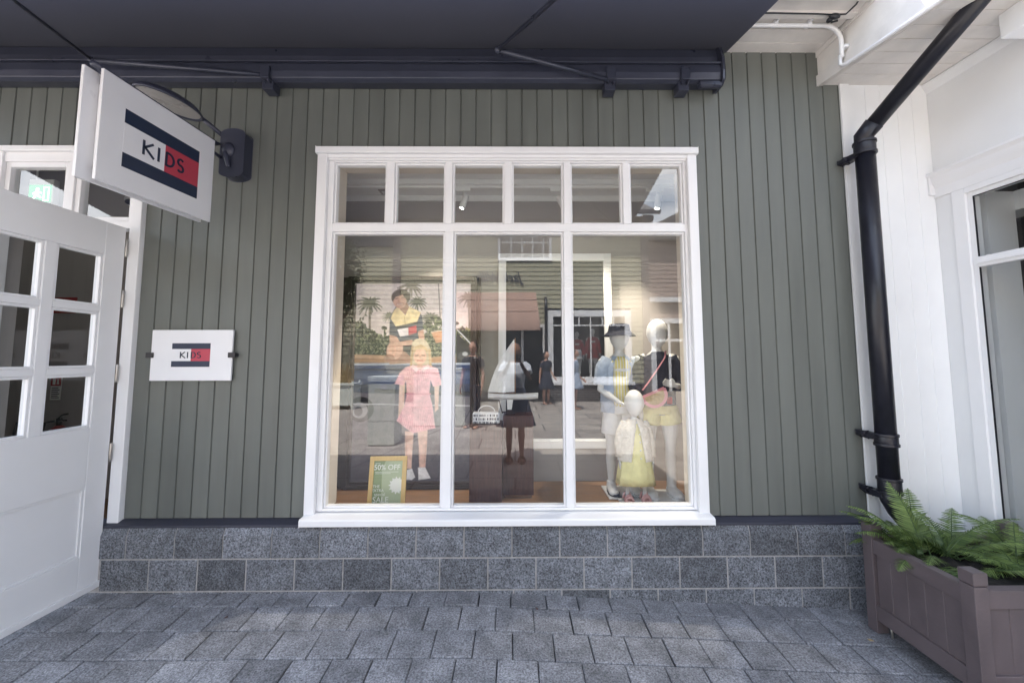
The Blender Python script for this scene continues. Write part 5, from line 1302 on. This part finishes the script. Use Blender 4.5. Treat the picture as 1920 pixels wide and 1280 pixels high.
mb = MB(); mb.box(-5.5, -3.96, YO + .0225, YO + .12, 4.95, 5.5); obj('dark_signboard', mb, M['slate'], ob)
mb = MB(); mb.prism([(YO + .45, 5.93), (YO + .45, 6.02), (YO - 5.4, 9.2), (YO - 5.4, 9.1)], 'x', -5.9, 4.55)
obj('roof', mb, M['slate'], ob)
mb = MB(); mb.box(-5.9, 4.6, YO + .451, YO + .56, 5.90, 6.01); mb.box(4.05, 4.40, YO + .05, YO + .45, 5.70, 5.88); obj('gutter', mb, M['darkmetal'], ob)
mb = MB(); mb.box(1.0, 4.10, YO + .0225, YO + .10, -.05, .55); mb.box(-5.5, -.4, YO + .0225, YO + .06, -.05, .28); obj('brick_base', mb, M['brick'], ob)
def owin(name, x0, x1, z0, z1, fw, bars, rails, lab=None):
    mb = MB(); mb.frame(x0, x1, z0, z1, fw, YO - .04, YO + .06)
    w_ = obj(name, mb, M['white'], ob, .004, label=lab); mb = MB()
    for b_, za, zb in bars: mb.box(b_ - .018, b_ + .018, YO - .03, YO + .04, za, zb)
    for r_ in rails: mb.box(x0 + fw, x1 - fw, YO - .028, YO + .037, r_ - .02, r_ + .02)
    obj('window_bars', mb, M['white'], w_)
    g = MB(); g.add([(x0 + fw, YO, z0 + fw), (x1 - fw, YO, z0 + fw), (x1 - fw, YO, z1 - fw), (x0 + fw, YO, z1 - fw)], [(0, 3, 2, 1)]); obj('window_pane', g, M['doorglass'], w_)
    return w_
w1 = owin('shop_window', 1.02, 3.72, .55, 2.87, .20, [(b_, 2.41, 2.67) for b_ in (1.68, 2.05, 2.42, 2.8, 3.16)] + [(2.42, .75, 2.37)], [2.39])
mb = MB(); mb.box(.98, 3.78, YO + .0605, YO + .16, .50, .60); obj('sill', mb, M['white'], w1, .004)
owin('upper_window', -.56, 1.19, 4.50, 5.42, .08, [(b_, 4.58, 5.34) for b_ in (-.13, .22, .57, .92)], [5.1])
mb = MB(); mb.box(-.40, -.30, YO - .04, YO + .05, -.05, 2.42); mb.box(.88, .97, YO - .04, YO + .05, -.05, 2.42); mb.box(-.30, .88, YO - .04, YO + .05, 2.33, 2.42); mb.box(.19, .27, YO - .04, YO + .03, -.05, 2.33)
obj('door_frame', mb, M['white'], ob, .004)
mb = MB(); mb.loft([(.985, YO + .12, -.05), (.985, YO + .12, 2.9), (.985, YO + .07, 3.3)], .05, 10); obj('drainpipe', mb, M['black'], ob)
oa = thing('shop_awning', 'dusty pink brown canvas awning over the door across the street, seen mirrored', 'awning', (-.6, YO + .5, 3.4))
mb = MB(); vs = []; fs = []; xl, xr = -2.03, .66
for j in range(2):
    for i, (dy, z, e_) in enumerate(((.06, 3.46, 0), (.36, 3.16, .02), (.70, 2.76, .05), (.98, 2.42, .08), (.985, 2.18, .08))):
        for k in range(13): u = k / 12; vs.append((xl - e_ + (xr - xl + 2 * e_) * u, YO + dy - .006 * j, z - .012 * math.sin(u * math.pi) - .006 * j))
for i in range(4):
    for k in range(12): a = i * 13 + k; fs += [(a, a + 1, a + 14, a + 13), (65 + a, 65 + a + 13, 65 + a + 14, 65 + a + 1)]
mb.add(vs, fs, True); obj('canopy', mb, M['awnbrown'], oa)
mb = MB()
for x in (xl, xr): mb.prism([(YO + .05, 3.44), (YO + .05, 2.40), (YO + .96, 2.40), (YO + .68, 2.74)], 'x', x - .003, x + .003)
for z, dy in ((2.76, .705), (3.16, .365)): mb.loft([(xl, YO + dy, z + .012), (xr, YO + dy, z + .012)], .008, 8)
obj('side_cheek', mb, M['awnbrown'], oa)
sg = thing('shop_name_sign', 'dark slanting script lettering on the beige clapboards above the brown awning', 'sign', (-.5, YO + .05, 3.7))
mb = MB(); text_mb(mb, 'Jack Wills', .46, lambda u, v, w: (-.5 - u * .80, YO + .045 + w, 3.80 + v), .012, shear=.35); obj('script_lettering', mb, M['darkmetal'], sg)

b2 = thing('pinkish_building', 'pinkish grey clapboard building with white door frames, far right in the reflection', 'building', (8, -15, 0))
mb = MB(); clap(mb, 4.6, 14, -.05, 6.25, -14, .18, [(5.66, 6.9, 0, 2.7), (7.5, 9.0, .8, 2.6)]); obj('clapboard_wall', mb, M['pinkgrey'], b2)
mb = MB(); mb.box(4.6, 14, -16, -14.1, -.05, 6.2); obj('interior_wall', mb, M['darkroom'], b2)  # solid box; the doorway's inner shade is put into its near-black colour
mb = MB(); mb.box(5.5, 5.78, -13.99, -13.90, -.05, 2.95); mb.box(5.78, 7.1, -13.99, -13.90, 2.75, 2.95); mb.box(6.9, 7.1, -13.99, -13.90, -.05, 2.75); mb.box(6.28, 6.38, -13.98, -13.92, -.05, 2.75); mb.box(5.78, 6.9, -13.97, -13.93, 2.0, 2.1); mb.box(5.4, 9.4, -13.99, -13.80, 3.62, 3.82)
obj('white_trim', mb, M['white'], b2, .004)
mb = MB(); mb.prism([(4.5, 6.2), (9.3, 8.6), (14.2, 6.2)], 'y', -16.2, -13.6); obj('gable_roof', mb, M['slate'], b2)
b3 = thing('left_row_building', 'long grey clapboard row with slate roof, far left across the street', 'building', (-13, -12, 0))
mb = MB(); clap(mb, -24, -7.0, -.05, 3.6, -11.5, .18, [(-9.4, -7.8, .6, 2.6), (-13.4, -11.2, .6, 2.6)]); mb.box(-24, -7, -16, -11.6, -.05, 3.5); obj('clapboard_wall', mb, M['pinkgrey'], b3)
mb = MB(); mb.prism([(-11.1, 3.55), (-13.8, 5.0), (-16.4, 3.55)], 'x', -24.3, -6.7); obj('slate_roof', mb, M['slate'], b3)
mb = MB(); mb.frame(-9.4, -7.8, .6, 2.6, .1, -11.55, -11.44); mb.frame(-13.4, -11.2, .6, 2.6, .1, -11.55, -11.44); obj('window_frame', mb, M['white'], b3)

def crown(mb, c, r, n, leaf, rnd):
    c = Vector(c); cl = [Vector((rnd.gauss(0, .45), rnd.gauss(0, .45), rnd.gauss(0, .45))) for _ in range(26)]
    for i in range(n):
        k = rnd.choice(cl); p = k + Vector((rnd.gauss(0, .2), rnd.gauss(0, .2), rnd.gauss(0, .2)))
        if p.length > 1.15: continue
        p = c + Vector((p.x * r[0], p.y * r[1], p.z * r[2])); d1 = Vector((rnd.gauss(0, 1), rnd.gauss(0, 1), rnd.gauss(0, 1))).normalized(); d2 = d1.orthogonal().normalized() * leaf * .5; d1 = d1 * leaf
        mb.add([p - d1, p + d2, p + d1, p - d2], [(0, 1, 2, 3)])
tr = thing('tree', 'leafy dark tree at the left end of the clapboard building', 'tree', (-5.2, -9.0, 0))
mb = MB(); rnd = random.Random(12); mb.loft([(-5.2, -9, -.03), (-5.22, -9, 1.5), (-5.15, -9.02, 3.2), (-5.2, -9, 4.6)], [.10, .08, .06, .02], 10)
for a_ in range(7): mb.loft([(-5.18, -9, 2.2 + a_ * .3), (-5.18 + .5 * math.cos(a_ * 2.3), -9 + .5 * math.sin(a_ * 2.3), 2.9 + a_ * .3)], [.03, .01], 6)
obj('trunk', mb, M['walnut'], tr)
mb = MB(); crown(mb, (-5.2, -9, 3.8), (.75, .75, 1.5), 5200, .045, rnd); obj('crown', mb, M['leaf'], tr)
gp = thing('grass_planter', 'pale planter of dry ornamental grass standing under the tree', 'planter', (-4.75, -8.7, 0))
mb = MB(); mb.box(-5.1, -4.4, -8.95, -8.45, .08, .62); mb.box(-5.14, -4.36, -8.99, -8.41, .62, .68)
for x in (-5.12, -4.44):
    for y in (-8.97, -8.49): mb.box(x, x + .06, y, y + .06, -.02, .74)
obj('box', mb, M['binpaint'], gp, .005)
mb = MB()
for k in range(160):
    x, y = rnd.uniform(-5.0, -4.5), rnd.uniform(-8.85, -8.55); a_, l_ = rnd.uniform(0, 6.3), rnd.uniform(.3, .75); q = rnd.uniform(.1, .35)
    mb.add([(x - .004, y, .66), (x + .004, y, .66), (x + q * .4 * math.cos(a_) + .003, y + q * .4 * math.sin(a_), .66 + l_ * .6), (x + q * math.cos(a_), y + q * math.sin(a_), .66 + l_ * .9), (x + q * .4 * math.cos(a_) - .003, y + q * .4 * math.sin(a_), .66 + l_ * .6)], [(0, 1, 2, 3, 4)])
obj('grass_tuft', mb, M['grass'], gp)
for nm, lab, x0, x1, y0, y1, h in (('litter_bin', 'narrow pale sage litter bin standing in the sun behind the photographer', -2.36, -1.93, -4.35, -3.92, 1.08), ('recycling_bin', 'wide pale sage recycling unit standing farther across the street', -2.08, -.86, -6.2, -5.72, 1.16)):
    t = thing(nm, lab, 'bin', ((x0 + x1) / 2, (y0 + y1) / 2, -.02)); mb = MB()
    mb.box(x0, x1, y0, y1, -.0, .36); mb.box(x0, x1, y0, y1, .368, .62); mb.box(x0, x1, y0, y1, .628, h - .10); mb.box(x0 + .02, x1 - .02, y0 + .02, y1 - .02, -.02, h - .09); obj('bin_body', mb, M['binpaint'], t, .004)
    mb = MB(); mb.box(x0 - .015, x1 + .015, y0 - .015, y1 + .015, h - .09, h); obj('bin_lid', mb, M['binpaint'], t, .008)
    mb = MB(); mb.box((x0 + x1) / 2 - .02, (x0 + x1) / 2 + .08, y1 + .001, y1 + .006, h - .20, h - .13); obj('bin_label', mb, M['signwhite'], t)

def person(label, loc, yaw, H, top, bottom, skin, arms, skirt_z=None, hairlen=.5, cat='person'):
    t = thing('person', label, cat, loc); b, d = figure(H, .135, arms, .052, face=True); remesh(obj('body', place(b, loc, yaw), skin, t), .009, 3)
    mb = MB(); mb.loft([(0, 0, d['hip'] + .02), (0, 0, d['wa']), (0, -.005 * H, (d['wa'] + d['sh']) / 2 + .02), (0, 0, d['sh'] - .02), (0, 0, d['sh'] + .015)], [(.094 * H, .068 * H), (.078 * H, .057 * H), (.092 * H, .068 * H), (.102 * H, .056 * H), (.052 * H, .04 * H)], 20)
    for s in (0, 1): sleeve(mb, d, H, H, (-1, 1)[s], arms[s], .6, (.042, .044, .042))
    remesh(obj('top', place(mb, loc, yaw), top, t), .010, 2)
    mb = MB()
    if skirt_z is not None: skirt(mb, skirt_z, d['wa'] - .02, (.17 * H, .14 * H), (.080 * H, .060 * H), 10, .06); obj('skirt', place(mb, loc, yaw), bottom, t)
    else:
        mb.loft([(0, 0, d['hip'] + .09), (0, 0, d['hip'] - .04)], [(.085 * H, .062 * H), (.098 * H, .070 * H)], 20)
        for s in (-1, 1): mb.loft([(s * .046 * H, 0, d['hip']), (s * .054 * H, 0, .27 * H), (s * .056 * H, 0, .05 * H)], [.058 * H, .042 * H, .038 * H], 14)
        remesh(obj('trousers', place(mb, loc, yaw), bottom, t), .010, 2)
    mb = MB(); hr = d['hr']; hz = d['hz']
    mb.ell((0, .010 * H, hz + hr * .10), (hr * .42, hr * .44, hr * .46), 16, 10); mb.loft([(0, .035 * H, hz + hr * .1), (0, .045 * H, hz - hr * hairlen), (0, .04 * H, hz - hr * (hairlen + .5))], [(hr * .40, hr * .25), (hr * .42, hr * .20), (hr * .25, hr * .08)], 14)
    remesh(obj('hair', place(mb, loc, yaw), M['hair'], t), .010, 2)
    mb = MB()
    for s in (-1, 1):
        x = s * .055 * H; mb.prism([(x + .030 * H * math.cos(q), -.03 * H + .082 * H * math.sin(q)) for q in [2 * math.pi * k / 16 for k in range(16)]], 'z', -.018, .004)
        for yy in (-.06, -.02): mb.loft([(x + .030 * H * math.cos(R(q)), yy * H, .036 * H * math.sin(R(q))) for q in range(0, 181, 20)], [(.010, .004)] * 10, 6, ref=(0, 1, 0))
    obj('sandals', place(mb, loc, yaw), M['walnutdark'], t)
    return t, d
H = 1.60
ph_arms = (((-.125, -.085, .69), (-.048, -.165, .825), (.35, -.25, .9), (.9, -.1, 0), .5), ((.125, -.085, .69), (.048, -.165, .825), (-.35, -.25, .9), (-.9, -.1, 0), .5))
person('woman in pale blue top and long navy skirt holding up a phone', (.0, -3.0, -.012), math.pi, H, M['bluewhite'], mat('grey blue skirt cotton', (.12, .14, .22), .85, .1, 20), M['skin2'], ph_arms, .47, .2)
phn = thing('phone', 'black phone held up in both hands by the woman taking the picture', 'phone', (.0, -2.665, 1.39))
mb = MB(); mb.box(-.078, .078, -2.674, -2.666, 1.355, 1.43); obj('phone_body', mb, M['black'], phn, .003)
mb = MB(); mb.loft([(.05, -2.6655, 1.41), (.05, -2.6635, 1.41)], .009, 12); mb.loft([(.05, -2.6655, 1.388), (.05, -2.6635, 1.388)], .009, 12); obj('camera_lens', mb, M['steel'], phn)
down = (((-.13, .0, .62), (-.135, -.04, .47), (0, -.2, -1), (1, 0, 0), .3), ((.13, .0, .62), (.135, -.04, .47), (0, -.2, -1), (-1, 0, 0), .3))
walk = (((-.13, .02, .63), (-.12, -.10, .50), (0, -.8, -.5), (1, 0, 0), .3), ((.13, .02, .63), (.14, .03, .47), (0, .1, -1), (-1, 0, 0), .3))
person('woman in a dark dress with bare arms, mirrored just right of the photographer', (.93, -9.55, -.022), math.pi * .8, 1.56, M['denim'], M['denim'], M['skin'], walk, .45, .3)
person('man in sunglasses and dark clothes passing behind, mirrored at the edge of the poster', (-.86, -5.6, -.022), math.pi * 1.1, 1.72, M['black'], M['darkmetal'], M['skin'], down, None, -.1)
person('passer-by in pale blue walking near the brick base across the street', (1.62, -8.4, -.022), math.pi * .6, 1.60, M['bluecloth'], M['bluecloth'], M['skin'], walk, .55, .2)
for x, H_, m1, m2, lab in ((2.05, 1.60, M['redcloth'], M['whitecloth'], 'red topped shop mannequin, left one in the window across the street'), (2.58, 1.70, M['redcloth'], M['extred'], 'red jacketed shop mannequin, right one in the window across the street')):
    t = thing('shop_mannequin', lab, 'mannequin', (x, YO - .5, .62), 'mannequins in the window across the street'); L_ = (x, YO - .5, .62)
    b, d = figure(H_, .13, down, .05, feet=True); remesh(obj('body', place(b, L_, math.pi), M['mannequin'], t), .012, 2)
    mb = MB(); mb.loft([(0, 0, d['hip'] + .0), (0, 0, d['wa']), (0, 0, d['sh'] - .03), (0, 0, d['sh'] + .02)], [(.10 * H_, .07 * H_), (.082 * H_, .06 * H_), (.104 * H_, .062 * H_), (.05 * H_, .04 * H_)], 18)
    for s in (0, 1): sleeve(mb, d, H_, H_, (-1, 1)[s], down[s], 1.7, (.04, .038, .032))
    obj('red_top', place(mb, L_, math.pi), m1, t); mb = MB(); skirt(mb, .42 * H_, d['wa'], (.12 * H_, .10 * H_), (.085 * H_, .065 * H_), 8, .04); obj('skirt', place(mb, L_, math.pi), m2, t)
t = thing('window_platform', 'low pale platform under the mannequins in the window across the street', 'platform', (2.4, YO - .6, .3))
mb = MB(); mb.box(1.1, 3.7, YO - 1.1, YO - .1, -.02, .615); obj('platform_box', mb, M['greybrown'], t)
# white chair behind the side window of the neighbouring shop
ch = thing('white_chair', 'white moulded chair partly visible inside the right side window', 'chair', (3.3, -.45, .1))
mb = MB(); vs = []; fs = []
for j in range(2):
    for i in range(9):
        for k in range(9):
            u, v = (k - 4) / 4, i / 8; vs.append((3.28 + .22 * u + 0, -.42 - .20 + .10 * (1 - u * u) * -1 + .16 * v + .012 * j, .62 + .46 * v * (1 - .25 * u * u)))
for i in range(8):
    for k in range(8): a = i * 9 + k; fs += [(a, a + 1, a + 10, a + 9), (81 + a, 81 + a + 9, 81 + a + 10, 81 + a + 1)]
mb.add(vs, fs, True); obj('backrest', mb, M['whitecloth'], ch)
mb = MB(); mb.ell((3.28, -.62, .56), (.24, .24, .04), 18, 8); obj('seat', mb, M['whitecloth'], ch)
for dx, dy in ((-.16, -.16), (.16, -.16), (-.16, .16), (.16, .16)):
    mb = MB(); mb.loft([(3.28 + dx * .6, -.62 + dy * .6, .54), (3.28 + dx, -.62 + dy, .10)], .012, 8); obj('leg', mb, M['steel'], ch)

# small dry leaves and litter lying on the pavers
for lab, x, y, a_, col in (('pale curled leaf scrap lying on the pavers near the planter', 1.18, -.66, .6, 'grass'), ('small dark seed husk in a joint under the window', .12, -.20, 2.1, 'walnut'), ('brown leaf bit on the pavers right of the open door', -1.56, -.28, 1.2, 'walnut'), ('tan leaf crumb against the foot of the planter', 1.88, -.34, 2.8, 'grass')):
    z = gz(x, y) + .001; t = MB(); L_ = .016 if col == 'grass' else .011
    pts = [(-1, 0, .1), (-.4, .45, .35), (.3, .4, .15), (1, 0, .5), (.3, -.4, .1), (-.4, -.45, .3)]
    top = [(x + L_ * (p[0] * math.cos(a_) - p[1] * math.sin(a_)), y + L_ * (p[0] * math.sin(a_) + p[1] * math.cos(a_)), z + L_ * p[2] + .0015) for p in pts]; bot = [(q[0], q[1], q[2] - .0012) for q in top]
    t.add(top + bot, [(0, 1, 2, 3, 4, 5), (11, 10, 9, 8, 7, 6)] + [(i, i + 6, (i + 1) % 6 + 6, (i + 1) % 6) for i in range(6)])
    tag(obj('fallen_leaf', t, M[col], origin=(x, y, z)), lab, 'leaf', 'litter on the pavers')
